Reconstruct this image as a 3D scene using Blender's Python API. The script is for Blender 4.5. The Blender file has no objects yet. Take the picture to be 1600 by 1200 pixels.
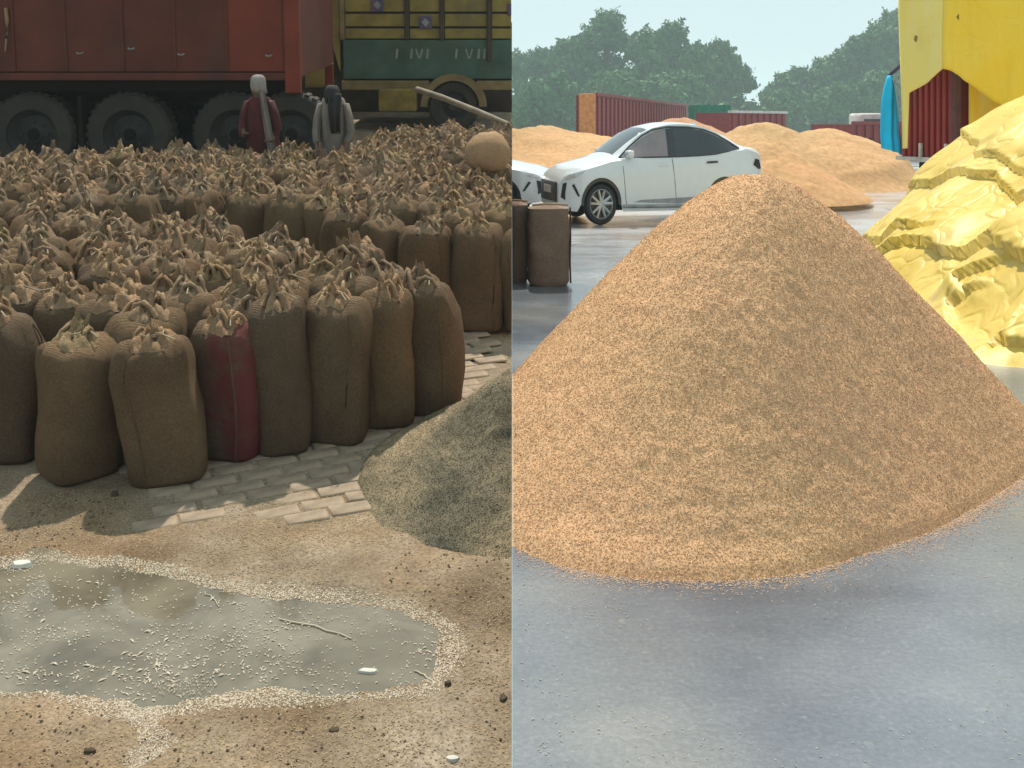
import bpy, bmesh, math, random
import numpy as np
from mathutils import Vector, Matrix

S = bpy.context.scene
COL = S.collection
RAD = math.radians

# ------------------------------------------------------------------ camera
F = 1700.0            # focal length in pixels of the 1600 px wide photograph
HOR = 195.0           # horizon row
CAMZ = 1.5
cd = bpy.data.cameras.new('camera'); cam = bpy.data.objects.new('camera', cd); COL.objects.link(cam)
cam.location = (0, 0, CAMZ); cam.rotation_euler = (RAD(90), 0, 0)
cd.sensor_width = 36; cd.lens = 36 * F / 1600; cd.shift_y = -(600 - HOR) / 1600
cd.clip_start = 0.05; cd.clip_end = 4000
S.camera = cam

# ------------------------------------------------------------------ sky, sun, exposure
SUN_EL, SUN_AZ = 62.0, 0.0       # azimuth clockwise from +Y
W = bpy.data.worlds.new('World'); S.world = W; W.use_nodes = True
wn = W.node_tree.nodes; wl = W.node_tree.links
for n in list(wn): wn.remove(n)
wo = wn.new('ShaderNodeOutputWorld'); wb = wn.new('ShaderNodeBackground')
sky = wn.new('ShaderNodeTexSky'); sky.sky_type = 'NISHITA'; sky.sun_disc = False
sky.sun_elevation = RAD(SUN_EL); sky.sun_rotation = RAD(SUN_AZ); sky.air_density = 1.0; sky.dust_density = 2.0
mixw = wn.new('ShaderNodeMix'); mixw.data_type = 'RGBA'; mixw.inputs[0].default_value = 0.86
wl.new(sky.outputs[0], mixw.inputs[6])
# thin bright cloud cover over the clear sky
geo = wn.new('ShaderNodeTexCoord'); cn = wn.new('ShaderNodeTexNoise'); cn.inputs['Scale'].default_value = 1.6
cn.inputs['Detail'].default_value = 4
wl.new(geo.outputs['Generated'], cn.inputs['Vector'])
cr = wn.new('ShaderNodeValToRGB'); cr.color_ramp.elements[0].color = (6.0, 7.8, 8.2, 1); cr.color_ramp.elements[1].color = (7.3, 8.9, 9.2, 1)
cr.color_ramp.elements[0].position = 0.3; cr.color_ramp.elements[1].position = 0.7
wl.new(cn.outputs[0], cr.inputs[0]); wl.new(cr.outputs[0], mixw.inputs[7])
wl.new(mixw.outputs[2], wb.inputs[0]); wb.inputs[1].default_value = 0.105
wl.new(wb.outputs[0], wo.inputs[0])

sd = bpy.data.lights.new('sun', 'SUN'); sd.energy = 5.0; sd.angle = RAD(1.2); sd.color = (1.0, 0.93, 0.82)
sun = bpy.data.objects.new('sun', sd); COL.objects.link(sun)
e, a_ = RAD(SUN_EL), RAD(SUN_AZ)
sdir = Vector((math.cos(e) * math.sin(a_), math.cos(e) * math.cos(a_), math.sin(e)))
sun.rotation_euler = (-sdir).to_track_quat('-Z', 'Y').to_euler(); sun.location = sdir * 60
S.view_settings.view_transform = 'Standard'; S.view_settings.look = 'None'
S.view_settings.exposure = 0.0; S.view_settings.gamma = 1.0; S.view_settings.use_curve_mapping = False
S.cycles.max_bounces = 6; S.cycles.volume_bounces = 1

# ------------------------------------------------------------------ the two yards
# right yard: flat, z = 0, x > 0.  left yard: a paved ramp rising away, x < 0, built in its own frame
TILT = math.atan(207 / F); HL = 2.24
ML = Matrix.Translation((0, 0, CAMZ)) @ Matrix.Rotation(TILT, 4, 'X') @ Matrix.Translation((0, 0, -HL))
MLi = ML.inverted()
MI = Matrix.Identity(4)
def ray(px, py): return Vector(((px - 800) / F, 1.0, (HOR - py) / F))
CAM = Vector((0, 0, CAMZ))
def rg(px, py, z=0.0):                      # point of the right yard seen at a photo pixel
    d = ray(px, py); t = (z - CAMZ) / d.z; return CAM + d * t
def ra(px, py, Y): return CAM + ray(px, py) * Y
def rplane(px, py, P, N):
    d = ray(px, py); t = (P - CAM).dot(N) / d.dot(N); return CAM + d * t
LC = MLi @ CAM; LR = MLi.to_3x3()
def lg(px, py, z=0.0):                      # the same for the left ramp, in its own frame
    d = LR @ ray(px, py); t = (z - LC.z) / d.z; return LC + d * t
def la(px, py, Y):
    d = LR @ ray(px, py); return LC + d * ((Y - LC.y) / d.y)

# ------------------------------------------------------------------ helpers
def np_mesh(name, V, Fc, smooth=False):
    V = np.asarray(V, np.float32); Fc = np.asarray(Fc, np.int32)
    me = bpy.data.meshes.new(name); k = Fc.shape[1]
    me.vertices.add(len(V)); me.vertices.foreach_set('co', V.ravel())
    me.loops.add(Fc.size); me.loops.foreach_set('vertex_index', Fc.ravel())
    me.polygons.add(len(Fc)); me.polygons.foreach_set('loop_start', np.arange(0, Fc.size, k, dtype=np.int32))
    me.polygons.foreach_set('loop_total', np.full(len(Fc), k, np.int32))
    if smooth: me.polygons.foreach_set('use_smooth', np.ones(len(Fc), bool))
    me.update(calc_edges=True); me.validate()
    return me
def link(name, me, mat=None, parent=None, M=None, kind=None):
    o = bpy.data.objects.new(name, me); COL.objects.link(o)
    if mat is not None and me is not None and not me.materials: me.materials.append(mat)
    if parent is not None: o.parent = parent
    if M is not None: o.matrix_world = M if parent is None else o.matrix_world
    if kind: o['kind'] = kind
    return o
def tag(o, label, cat, group=None):
    o['label'] = label; o['category'] = cat
    if group: o['group'] = group
    return o
def empty(name, M, label=None, cat=None, group=None):
    o = bpy.data.objects.new(name, None); COL.objects.link(o); o.matrix_world = M; o.empty_display_size = .1
    if label: tag(o, label, cat, group)
    return o
def copy_tree(o, parent=None):
    c = o.copy(); COL.objects.link(c)
    if parent is not None: c.parent = parent
    for ch in list(o.children): copy_tree(ch, c)
    return c
def M3(p, rz=0, base=MI): return base @ Matrix.Translation(p) @ Matrix.Rotation(rz, 4, 'Z')

class MB:
    def __init__(s): s.v = []; s.f = []
    def add(s, v, f):
        b = len(s.v); s.v += [tuple(p) for p in v]; s.f += [tuple(i + b for i in q) for q in f]; return s
    def box(s, c, d, rz=0, rx=0, ry=0, bev=0):
        x, y, z = [q / 2 for q in d]
        R = Matrix.Rotation(rz, 3, 'Z') @ Matrix.Rotation(ry, 3, 'Y') @ Matrix.Rotation(rx, 3, 'X')
        if bev <= 0:
            P = [(i * x, j * y, k * z) for k in (-1, 1) for j in (-1, 1) for i in (-1, 1)]
            Q = [(0, 2, 3, 1), (4, 5, 7, 6), (0, 1, 5, 4), (2, 6, 7, 3), (0, 4, 6, 2), (1, 3, 7, 5)]
            return s.add([R @ Vector(p) + Vector(c) for p in P], Q)
        b = min(bev, x * .9, y * .9, z * .9)
        bm = bmesh.new(); bmesh.ops.create_cube(bm, size=1)
        for v in bm.verts: v.co = Vector((v.co.x * 2 * x, v.co.y * 2 * y, v.co.z * 2 * z))
        bmesh.ops.bevel(bm, geom=bm.edges[:], offset=b, segments=2, affect='EDGES', profile=.5)
        bm.verts.index_update()
        s.add([R @ v.co + Vector(c) for v in bm.verts], [[v.index for v in f.verts] for f in bm.faces]); bm.free(); return s
    def tube(s, pts, r, n=8, cap=True):
        pts = [Vector(p) for p in pts]; rr = r if isinstance(r, (list, tuple)) else [r] * len(pts)
        V = []; 
        for i, p in enumerate(pts):
            t = (pts[min(i + 1, len(pts) - 1)] - pts[max(i - 1, 0)]).normalized()
            u = t.cross(Vector((0, 0, 1)))
            if u.length < .05: u = t.cross(Vector((1, 0, 0)))
            u.normalize(); w = t.cross(u)
            for k in range(n):
                a = 2 * math.pi * k / n; V.append(p + (u * math.cos(a) + w * math.sin(a)) * rr[i])
        Q = [(i * n + k, i * n + (k + 1) % n, (i + 1) * n + (k + 1) % n, (i + 1) * n + k) for i in range(len(pts) - 1) for k in range(n)]
        if cap: Q += [tuple(range(n - 1, -1, -1)), tuple((len(pts) - 1) * n + k for k in range(n))]
        return s.add(V, Q)
    def lathe(s, prof, n=24, axis='Y', c=(0, 0, 0)):          # prof: (radius, offset along axis)
        V = []
        for r, h in prof:
            for k in range(n):
                a = 2 * math.pi * k / n; p = (r * math.cos(a), h, r * math.sin(a)) if axis == 'Y' else (r * math.cos(a), r * math.sin(a), h)
                V.append(Vector(p) + Vector(c))
        Q = [(i * n + k, (i + 1) * n + k, (i + 1) * n + (k + 1) % n, i * n + (k + 1) % n) for i in range(len(prof) - 1) for k in range(n)]
        return s.add(V, Q)
    def mesh(s, name, smooth=False, fix=True):
        me = bpy.data.meshes.new(name); me.from_pydata(s.v, [], s.f); me.update()
        if fix:
            bm = bmesh.new(); bm.from_mesh(me); bmesh.ops.recalc_face_normals(bm, faces=bm.faces); bm.to_mesh(me); bm.free()
        if smooth:
            me.polygons.foreach_set('use_smooth', [True] * len(me.polygons))
            me.set_sharp_from_angle(angle=RAD(smooth if smooth > 1 else 50))
        return me
    def obj(s, name, mat, parent=None, M=None, smooth=False):
        return link(name, s.mesh(name, smooth), mat, parent, M)

def cut_x0(me, M, side):
    """cut a mesh at the boundary of the two yards (world x = 0) and close the cut. side=+1 keeps x>0"""
    bm = bmesh.new(); bm.from_mesh(me); bmesh.ops.transform(bm, matrix=M, verts=bm.verts)
    r = bmesh.ops.bisect_plane(bm, geom=bm.verts[:] + bm.edges[:] + bm.faces[:], plane_co=(side * .001, 0, 0), plane_no=(1, 0, 0),
                               clear_outer=side < 0, clear_inner=side > 0)
    ed = [g for g in r['geom_cut'] if isinstance(g, bmesh.types.BMEdge)]
    try: bmesh.ops.holes_fill(bm, edges=ed, sides=0)
    except Exception: pass
    bmesh.ops.transform(bm, matrix=M.inverted(), verts=bm.verts); bm.to_mesh(me); bm.free(); me.update()
    return me

# numpy value noise
def _h(ix, iy, s):
    n = (ix * 374761393 + iy * 668265263 + s * 974634777) & 0xffffffff
    n = ((n ^ (n >> 13)) * 1274126177) & 0xffffffff
    return ((n ^ (n >> 16)) & 0xffff) / 65535.0
def vn(x, y, s=0):
    x = np.asarray(x, float); y = np.asarray(y, float)
    ix = np.floor(x).astype(np.int64); iy = np.floor(y).astype(np.int64); fx = x - ix; fy = y - iy
    fx = fx * fx * (3 - 2 * fx); fy = fy * fy * (3 - 2 * fy)
    a = _h(ix, iy, s); b = _h(ix + 1, iy, s); c = _h(ix, iy + 1, s); d = _h(ix + 1, iy + 1, s)
    return (a * (1 - fx) + b * fx) * (1 - fy) + (c * (1 - fx) + d * fx) * fy - .5
def fbm(x, y, s=0, o=4, g=.5):
    r = 0; a = 1.0
    for i in range(o): r = r + a * vn(np.asarray(x) * 2 ** i + 17 * i, np.asarray(y) * 2 ** i - 9 * i, s + i); a *= g
    return r

def sdf_poly(X, Y, P):      # >0 inside
    d = np.full(X.shape, 1e9); ins = np.zeros(X.shape, bool); n = len(P)
    for i in range(n):
        ax, ay = P[i]; bx, by = P[(i + 1) % n]
        ex, ey = bx - ax, by - ay; wx, wy = X - ax, Y - ay
        t = np.clip((wx * ex + wy * ey) / (ex * ex + ey * ey + 1e-12), 0, 1)
        d = np.minimum(d, np.hypot(wx - ex * t, wy - ey * t))
        c = ((ay <= Y) & (by > Y)) | ((by <= Y) & (ay > Y))
        with np.errstate(divide='ignore', invalid='ignore'):
            xi = ax + (Y - ay) / (by - ay + 1e-15) * (bx - ax)
        ins ^= c & (X < xi)
    return np.where(ins, d, -d)

def flakes(P, N, L, Wd, rng, flat=.35, lift=.3):
    """elongated 4-face grains lying on a surface: P points, N normals"""
    n = len(P); L = L * rng.uniform(.7, 1.3, n)[:, None]; Wd = Wd * rng.uniform(.7, 1.3, n)[:, None]
    r = rng.normal(size=(n, 3)); N2 = N + rng.normal(size=(n, 3)) * lift; N2 /= np.linalg.norm(N2, axis=1)[:, None]
    t = np.cross(N2, r); t /= np.linalg.norm(t, axis=1)[:, None] + 1e-9; b = np.cross(N2, t)
    V = np.stack([P - t * L / 2, P + t * L / 2, P + b * Wd / 2 + N2 * Wd * flat, P - b * Wd / 2 + N2 * Wd * flat, P + N2 * Wd * .9 * flat * 2], 1).reshape(-1, 3)
    i = np.arange(n)[:, None] * 5
    Q = np.concatenate([i + [0, 3, 4], i + [3, 1, 4], i + [1, 2, 4], i + [2, 0, 4]], 1).reshape(-1, 3)
    return V, Q

# ------------------------------------------------------------------ materials
def ramp(nt, stops, fac):
    n = nt.nodes.new('ShaderNodeValToRGB'); e = n.color_ramp.elements
    while len(e) < len(stops): e.new(.5)
    for k, (p, c) in enumerate(stops): e[k].position = p; e[k].color = (*c, 1) if len(c) == 3 else c
    nt.links.new(fac, n.inputs[0]); return n.outputs[0]
def noise(nt, vec, sc, det=3, rough=.55, dist=0):
    n = nt.nodes.new('ShaderNodeTexNoise'); n.inputs['Scale'].default_value = sc; n.inputs['Detail'].default_value = det
    n.inputs['Roughness'].default_value = rough; n.inputs['Distortion'].default_value = dist
    if vec is not None: nt.links.new(vec, n.inputs['Vector'])
    return n.outputs[0]
def mixc(nt, fac, a, b, mode='MIX'):
    n = nt.nodes.new('ShaderNodeMix'); n.data_type = 'RGBA'; n.blend_type = mode
    for i, v in ((0, fac), (6, a), (7, b)):
        if isinstance(v, (int, float)): n.inputs[i].default_value = v
        elif isinstance(v, tuple): n.inputs[i].default_value = (*v, 1)
        else: nt.links.new(v, n.inputs[i])
    return n.outputs[2]
def new_mat(name, rough=.8, spec=.3, metal=0):
    m = bpy.data.materials.new(name); m.use_nodes = True; nt = m.node_tree; b = nt.nodes['Principled BSDF']
    b.inputs['Roughness'].default_value = rough; b.inputs['Specular IOR Level'].default_value = spec; b.inputs['Metallic'].default_value = metal
    return m, nt, b
def coord(nt, kind='Object', scale=None):
    t = nt.nodes.new('ShaderNodeTexCoord').outputs[kind]
    if kind == 'World':
        pass
    if scale:
        mp = nt.nodes.new('ShaderNodeMapping'); mp.inputs['Scale'].default_value = scale; nt.links.new(t, mp.inputs[0]); t = mp.outputs[0]
    return t
def bump(nt, b, h, dist=.01, st=.6):
    n = nt.nodes.new('ShaderNodeBump'); n.inputs['Distance'].default_value = dist; n.inputs['Strength'].default_value = st
    nt.links.new(h, n.inputs['Height']); nt.links.new(n.outputs[0], b.inputs['Normal']); return n
def mat_simple(name, c, rough=.7, spec=.3, metal=0, var=.25, sc=6, dirt=None, bumpd=0, coat=0):
    m, nt, b = new_mat(name, rough, spec, metal); v = coord(nt)
    n = noise(nt, v, sc, 5)
    c2 = tuple(x * (1 - var) for x in c); c3 = tuple(min(1, x * (1 + var)) for x in c)
    col = ramp(nt, [(.3, c2), (.7, c3)], n)
    if dirt:
        d = noise(nt, v, sc * .35, 6, .65); f = ramp(nt, [(.5, (0, 0, 0)), (.72, (1, 1, 1))], d); col = mixc(nt, f, col, dirt)
    nt.links.new(col, b.inputs['Base Color'])
    if bumpd: bump(nt, b, n, bumpd)
    if coat: b.inputs['Coat Weight'].default_value = coat; b.inputs['Coat Roughness'].default_value = .08
    return m

def mat_jute(name, lo, hi, stain=None):
    m, nt, b = new_mat(name, .95, .1); v = coord(nt)
    oi = nt.nodes.new('ShaderNodeObjectInfo')
    add = nt.nodes.new('ShaderNodeVectorMath'); add.operation = 'ADD'
    cmb = nt.nodes.new('ShaderNodeCombineXYZ'); mul = nt.nodes.new('ShaderNodeMath'); mul.operation = 'MULTIPLY'; mul.inputs[1].default_value = 37.
    nt.links.new(oi.outputs['Random'], mul.inputs[0]); nt.links.new(mul.outputs[0], cmb.inputs[0]); nt.links.new(v, add.inputs[0]); nt.links.new(cmb.outputs[0], add.inputs[1])
    vv = add.outputs[0]
    big = noise(nt, vv, 3.2, 5, .6); col = ramp(nt, [(.25, lo), (.75, hi)], big)
    rnd = ramp(nt, [(0, (.80, .78, .80)), (.35, (1, .97, .92)), (.7, (1.12, 1.0, .90)), (1, (1.0, .98, .84))], oi.outputs['Random'])
    col = mixc(nt, 1.0, col, rnd, 'MULTIPLY')
    fine = noise(nt, vv, 90, 2); col = mixc(nt, .55, col, ramp(nt, [(.3, (.62, .6, .56)), (.7, (1.25, 1.22, 1.18))], fine), 'MULTIPLY')
    if stain:
        sx = nt.nodes.new('ShaderNodeSeparateXYZ'); nt.links.new(v, sx.inputs[0]); ma = nt.nodes.new('ShaderNodeMath'); ma.operation = 'MULTIPLY_ADD'; nt.links.new(sx.outputs[0], ma.inputs[0]); ma.inputs[1].default_value = 1.0; nt.links.new(noise(nt, vv, 5, 5, .6, .3), ma.inputs[2]); f = ramp(nt, [(.44, (0, 0, 0)), (.66, (.9, .9, .9))], ma.outputs[0]); col = mixc(nt, f, col, stain)
    nt.links.new(col, b.inputs['Base Color'])
    w1 = nt.nodes.new('ShaderNodeTexWave'); w1.bands_direction = 'Z'; w1.inputs['Scale'].default_value = 60; w1.inputs['Distortion'].default_value = 1.5
    nt.links.new(v, w1.inputs[0])
    h = mixc(nt, .10, noise(nt, vv, 9, 6, .62, .6), w1.outputs[0]); bump(nt, b, h, .035, .8)
    return m

M = {}
M['jute'] = mat_jute('jute', (.108, .074, .048), (.185, .132, .086))
M['jute_red'] = mat_jute('jute_red_stain', (.12, .082, .055), (.19, .135, .09), (.16, .038, .040))
M['jute_mouth_sunlit'] = mat_jute('jute_mouth_sunlit', (.21, .145, .094), (.41, .30, .198))  # paler than the sack bodies: sunlight on the tops put into the colour
M['twine'] = mat_simple('twine', (.34, .27, .18), .95)
M['jute_pale'] = mat_jute('jute_pale', (.30, .21, .13), (.42, .30, .20))
M['red_trailer'] = mat_simple('red_trailer_paint', (.100, .020, .010), .6, .3, var=.3, sc=2.2, dirt=(.06, .03, .02))
M['red_trailer2'] = mat_simple('red_trailer_bright', (.16, .026, .012), .6, .3, var=.25, sc=2)
M['black'] = mat_simple('dark_chassis', (.010, .007, .006), .85, .2)
M['tyre'] = mat_simple('tyre_rubber', (.034, .028, .022), .8, .3, dirt=(.055, .044, .034))
M['tyre_dark'] = mat_simple('tyre_black', (.015, .016, .018), .6, .4)
M['hub'] = mat_simple('dusty_hub', (.03, .028, .026), .7)
M['ychalk'] = mat_simple('yellow_truck_paint', (.21, .155, .036), .6, .3, var=.3, sc=3, dirt=(.10, .08, .04))
M['ygreen'] = mat_simple('green_truck_paint', (.045, .085, .065), .6, .3, var=.35, sc=2.5, dirt=(.07, .075, .05))
M['ytrim'] = mat_simple('ochre_trim', (.17, .12, .05), .7)
M['ybox'] = mat_simple('ochre_box', (.19, .13, .028), .7, var=.35, sc=5)
M['purple'] = mat_simple('violet_ornament', (.09, .06, .12), .6)
M['whitepaint'] = mat_simple('aged_white_paint', (.20, .21, .18), .7)
M['darkpost'] = mat_simple('dark_post', (.05, .03, .02), .7)
M['darkwall'] = mat_simple('dark_backing_wall', (.05, .030, .022), .9, var=.4, sc=3)
M['pole'] = mat_simple('bamboo', (.20, .16, .11), .7)
M['skin'] = mat_simple('skin', (.12, .065, .04), .6, var=.1)
M['maroon'] = mat_simple('maroon_cloth', (.07, .016, .014), .9, var=.3, sc=8)
M['greycloth'] = mat_simple('grey_cloth', (.17, .145, .125), .9, var=.2, sc=8)
M['headcloth'] = mat_simple('pale_headcloth', (.27, .24, .22), .9)
M['darkscarf'] = mat_simple('dark_scarf', (.03, .026, .028), .9)
M['carpaint'] = mat_simple('white_car_paint', (.70, .74, .76), .25, .5, var=.03, coat=.6)
M['glass_dark'] = mat_simple('dark_car_glass', (.035, .045, .055), .08, .6, var=.1)
M['glass_front'] = mat_simple('front_door_glass', (.26, .22, .23), .1, .5, var=.1)  # pale colour stands for the bright view through the glass
M['seam'] = mat_simple('rubber_seam', (.06, .065, .07), .7)
M['sill'] = mat_simple('grey_sill', (.30, .31, .32), .5)
M['alloy'] = mat_simple('alloy_rim', (.48, .49, .50), .35, .5, .5)
M['lamp_dark'] = mat_simple('smoked_lamp', (.03, .03, .035), .2, .6)
M['chrome'] = mat_simple('bright_lamp', (.6, .6, .6), .15, .5, .3)
M['wine'] = mat_simple('wine_red_container', (.30, .030, .028), .45, .4, var=.25, sc=1.5, dirt=(.18, .06, .05))
M['wine_far'] = mat_simple('far_red_container', (.24, .045, .045), .6, .3)
M['orange'] = mat_simple('orange_panel', (.62, .24, .08), .6)
M['paletop'] = mat_simple('pale_rail', (.55, .5, .47), .6)
M['greencan'] = mat_simple('green_canopy', (.02, .20, .12), .6)
M['blue'] = mat_simple('sky_blue_tarpaulin', (.0, .55, .90), .45, .4, var=.12, sc=3)
M['bark'] = mat_simple('bark', (.09, .07, .05), .9)
M['stone'] = mat_simple('dusty_paver', (.31, .235, .165), .95, var=.35, sc=9, dirt=(.22, .165, .11), bumpd=.004)
M['stick'] = mat_simple('straw_stick', (.50, .44, .32), .8)
M['paper'] = mat_simple('pale_scrap', (.6, .57, .5), .7)

def mat_grain(name, stops, sc=160, big=2.0, bigc=((.85, .88, .8), (1.12, 1.02, .95)), wet=0):
    m, nt, b = new_mat(name, .85, .2); v = coord(nt)
    c = ramp(nt, stops, noise(nt, v, sc, 2, .6)); g = noise(nt, v, big, 3)
    c = mixc(nt, 1.0, c, ramp(nt, [(.3, bigc[0]), (.7, bigc[1])], g), 'MULTIPLY'); nt.links.new(c, b.inputs['Base Color'])
    bump(nt, b, noise(nt, v, sc * .7, 3, .7), .006, .6); return m
M['grain'] = mat_grain('paddy_grain', [(.24, (.30, .165, .075)), (.40, (.55, .315, .162)), (.60, (.69, .42, .232)), (.80, (.86, .59, .365))], bigc=((.98, 1.0, .96), (1.04, .99, 1.0)), big=.8)
M['grain_far'] = mat_grain('far_grain', [(.25, (.42, .25, .12)), (.7, (.60, .38, .20))], sc=9, big=.5)
M['grain_pink'] = mat_grain('pinkish_grain', [(.25, (.40, .20, .12)), (.7, (.55, .30, .18))], sc=9, big=.5)
M['husk'] = mat_grain('grey_green_husk', [(.28, (.10, .086, .062)), (.5, (.245, .205, .145)), (.75, (.40, .345, .26))], big=1.9, bigc=((.38, .40, .38), (1.35, 1.2, 1.0)))
M['chaff'] = mat_grain('pale_chaff', [(.3, (.34, .29, .22)), (.7, (.66, .60, .52))], sc=200)
M['chaff_brown'] = mat_grain('brown_chaff', [(.3, (.14, .09, .05)), (.7, (.50, .39, .25))], sc=200)

def mat_tarp(name, lo, hi, stain=(.42, .30, .16), rough=.42, bs=.38):
    m, nt, b = new_mat(name, rough, .4); v = coord(nt)
    c = ramp(nt, [(.3, lo), (.7, hi)], noise(nt, v, .9, 4)); f = ramp(nt, [(.60, (0, 0, 0)), (.74, (.75, .75, .75))], noise(nt, v, 1.7, 5, .6))
    c = mixc(nt, f, c, stain); nt.links.new(c, b.inputs['Base Color'])
    dv = nt.nodes.new('ShaderNodeVectorMath'); dv.operation = 'MULTIPLY_ADD'; nz_ = nt.nodes.new('ShaderNodeTexNoise'); nz_.inputs['Scale'].default_value = 1.5; nt.links.new(v, nz_.inputs[0])
    nt.links.new(nz_.outputs['Color'], dv.inputs[0]); dv.inputs[1].default_value = (.9, .9, .9); nt.links.new(v, dv.inputs[2])
    vo = nt.nodes.new('ShaderNodeTexVoronoi'); vo.feature = 'DISTANCE_TO_EDGE'; vo.inputs['Scale'].default_value = 2.6; nt.links.new(dv.outputs[0], vo.inputs['Vector'])
    vo2 = nt.nodes.new('ShaderNodeTexVoronoi'); vo2.inputs['Scale'].default_value = 6.5; nt.links.new(dv.outputs[0], vo2.inputs['Vector'])
    e1 = ramp(nt, [(0, (0, 0, 0)), (.10, (.85, .85, .85)), (.5, (1, 1, 1))], vo.outputs['Distance']); hh = mixc(nt, .30, e1, vo2.outputs['Distance']); hh = mixc(nt, .35, hh, noise(nt, v, 5, 4, .6, 1.0))
    bump(nt, b, hh, .05, bs); return m
M['tarp'] = mat_tarp('yellow_tarpaulin', (.62, .41, .045), (.68, .50, .12), (.50, .37, .18), .5)
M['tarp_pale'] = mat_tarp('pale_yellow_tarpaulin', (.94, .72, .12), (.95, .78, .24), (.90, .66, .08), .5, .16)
M['tarp_truck'] = mat_tarp('deep_yellow_tarpaulin', (.92, .60, .01), (.95, .68, .07), (.80, .54, .08), .5, .18)

def mat_leaf():
    m, nt, b = new_mat('foliage', .7, .25); v = coord(nt)
    c = ramp(nt, [(.3, (.016, .078, .022)), (.7, (.080, .20, .045))], noise(nt, v, .45, 3))
    oi = nt.nodes.new('ShaderNodeObjectInfo'); c = mixc(nt, 1.0, c, ramp(nt, [(0, (.8, .95, 1.05)), (1, (1.15, 1.05, .85))], oi.outputs['Random']), 'MULTIPLY')
    nt.links.new(c, b.inputs['Base Color']); return m
M['leaf'] = mat_leaf()

# ramp ground (left): dusty pavement with husk
def mat_left_ground():
    m, nt, b = new_mat('dusty_ramp', .95, .12); v = coord(nt)
    c = ramp(nt, [(.28, (.155, .112, .076)), (.5, (.265, .208, .148)), (.72, (.39, .325, .25))], noise(nt, v, 2.3, 6, .62))
    c = mixc(nt, .6, c, ramp(nt, [(.35, (.40, .36, .32)), (.5, (1, 1, 1)), (.70, (1.7, 1.65, 1.5))], noise(nt, v, 75, 4, .75)), 'MULTIPLY')
    # the soil turns redder and darker towards the camera-side right corner of the ramp
    mp = nt.nodes.new('ShaderNodeMapping'); mp.inputs['Location'].default_value = (0, 0, 0); nt.links.new(v, mp.inputs[0])
    f = ramp(nt, [(.45, (0, 0, 0)), (.62, (1, 1, 1))], noise(nt, v, .9, 3)); c = mixc(nt, f, c, mixc(nt, 1.0, c, (.88, .76, .64), 'MULTIPLY'))
    nt.links.new(c, b.inputs['Base Color']); bump(nt, b, noise(nt, v, 60, 5, .7), .012, .7); return m
M['lground'] = mat_left_ground()
def mat_water():
    m, nt, b = new_mat('muddy_water', .05, .6); v = coord(nt)
    c = ramp(nt, [(.35, (.10, .083, .055)), (.62, (.205, .175, .125))], noise(nt, v, 3.2, 5, .6, .5)); nt.links.new(c, b.inputs['Base Color'])
    c2 = noise(nt, v, 14, 3); bump(nt, b, c2, .003, .25); return m
M['water'] = mat_water()
def mat_right_ground():
    m, nt, b = new_mat('wet_concrete', .4, .9); v = coord(nt)
    c = ramp(nt, [(.3, (.10, .118, .145)), (.7, (.19, .205, .228))], noise(nt, v, 1.1, 5, .6))
    c = mixc(nt, .8, c, ramp(nt, [(.35, (.80, .80, .80)), (.55, (1, 1, 1)), (.7, (1.25, 1.25, 1.22))], noise(nt, v, 55, 4, .7)), 'MULTIPLY')
    sp = ramp(nt, [(.62, (0, 0, 0)), (.72, (.22, .22, .22))], noise(nt, v, 26, 3, .6)); c = mixc(nt, sp, c, (.36, .36, .34))
    br = ramp(nt, [(.48, (0, 0, 0)), (.66, (1, 1, 1))], noise(nt, v, .55, 2)); c = mixc(nt, br, c, mixc(nt, 1.0, c, (1.2, 1.08, .92), 'MULTIPLY'))
    vs = coord(nt, 'Object', (.55, 1.0, 1)); wet = noise(nt, vs, .8, 5, .6)
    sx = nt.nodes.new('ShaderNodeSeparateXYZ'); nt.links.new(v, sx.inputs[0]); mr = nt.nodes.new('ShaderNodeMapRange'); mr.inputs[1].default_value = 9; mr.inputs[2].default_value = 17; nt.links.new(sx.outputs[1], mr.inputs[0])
    c = mixc(nt, mr.outputs[0], c, (.42, .42, .43))  # far floor painted paler to stand for the sheen of the sky
    dk = ramp(nt, [(.52, (1, 1, 1)), (.60, (.80, .80, .82))], wet); c = mixc(nt, 1.0, c, dk, 'MULTIPLY')
    nt.links.new(c, b.inputs['Base Color'])
    r = ramp(nt, [(.40, (.30, .30, .30)), (.58, (.08, .08, .08))], wet); nt.links.new(r, b.inputs['Roughness'])
    bp = bump(nt, b, noise(nt, v, 45, 4, .65), .006, .35); return m
M['rground'] = mat_right_ground()

# ------------------------------------------------------------------ ground, right yard
mb = MB(); xs = [.001, 2, 6, 20, 80, 300, 900]; ys = [-12, 0, 3, 8, 20, 60, 200, 900]
V = [(x, y, 0) for y in ys for x in xs] ; n = len(xs)
Q = [(j * n + i, j * n + i + 1, (j + 1) * n + i + 1, (j + 1) * n + i) for j in range(len(ys) - 1) for i in range(n - 1)]
mb.add(V, Q); link('ground', mb.mesh('ground', fix=False), M['rground'], kind='structure')

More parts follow.
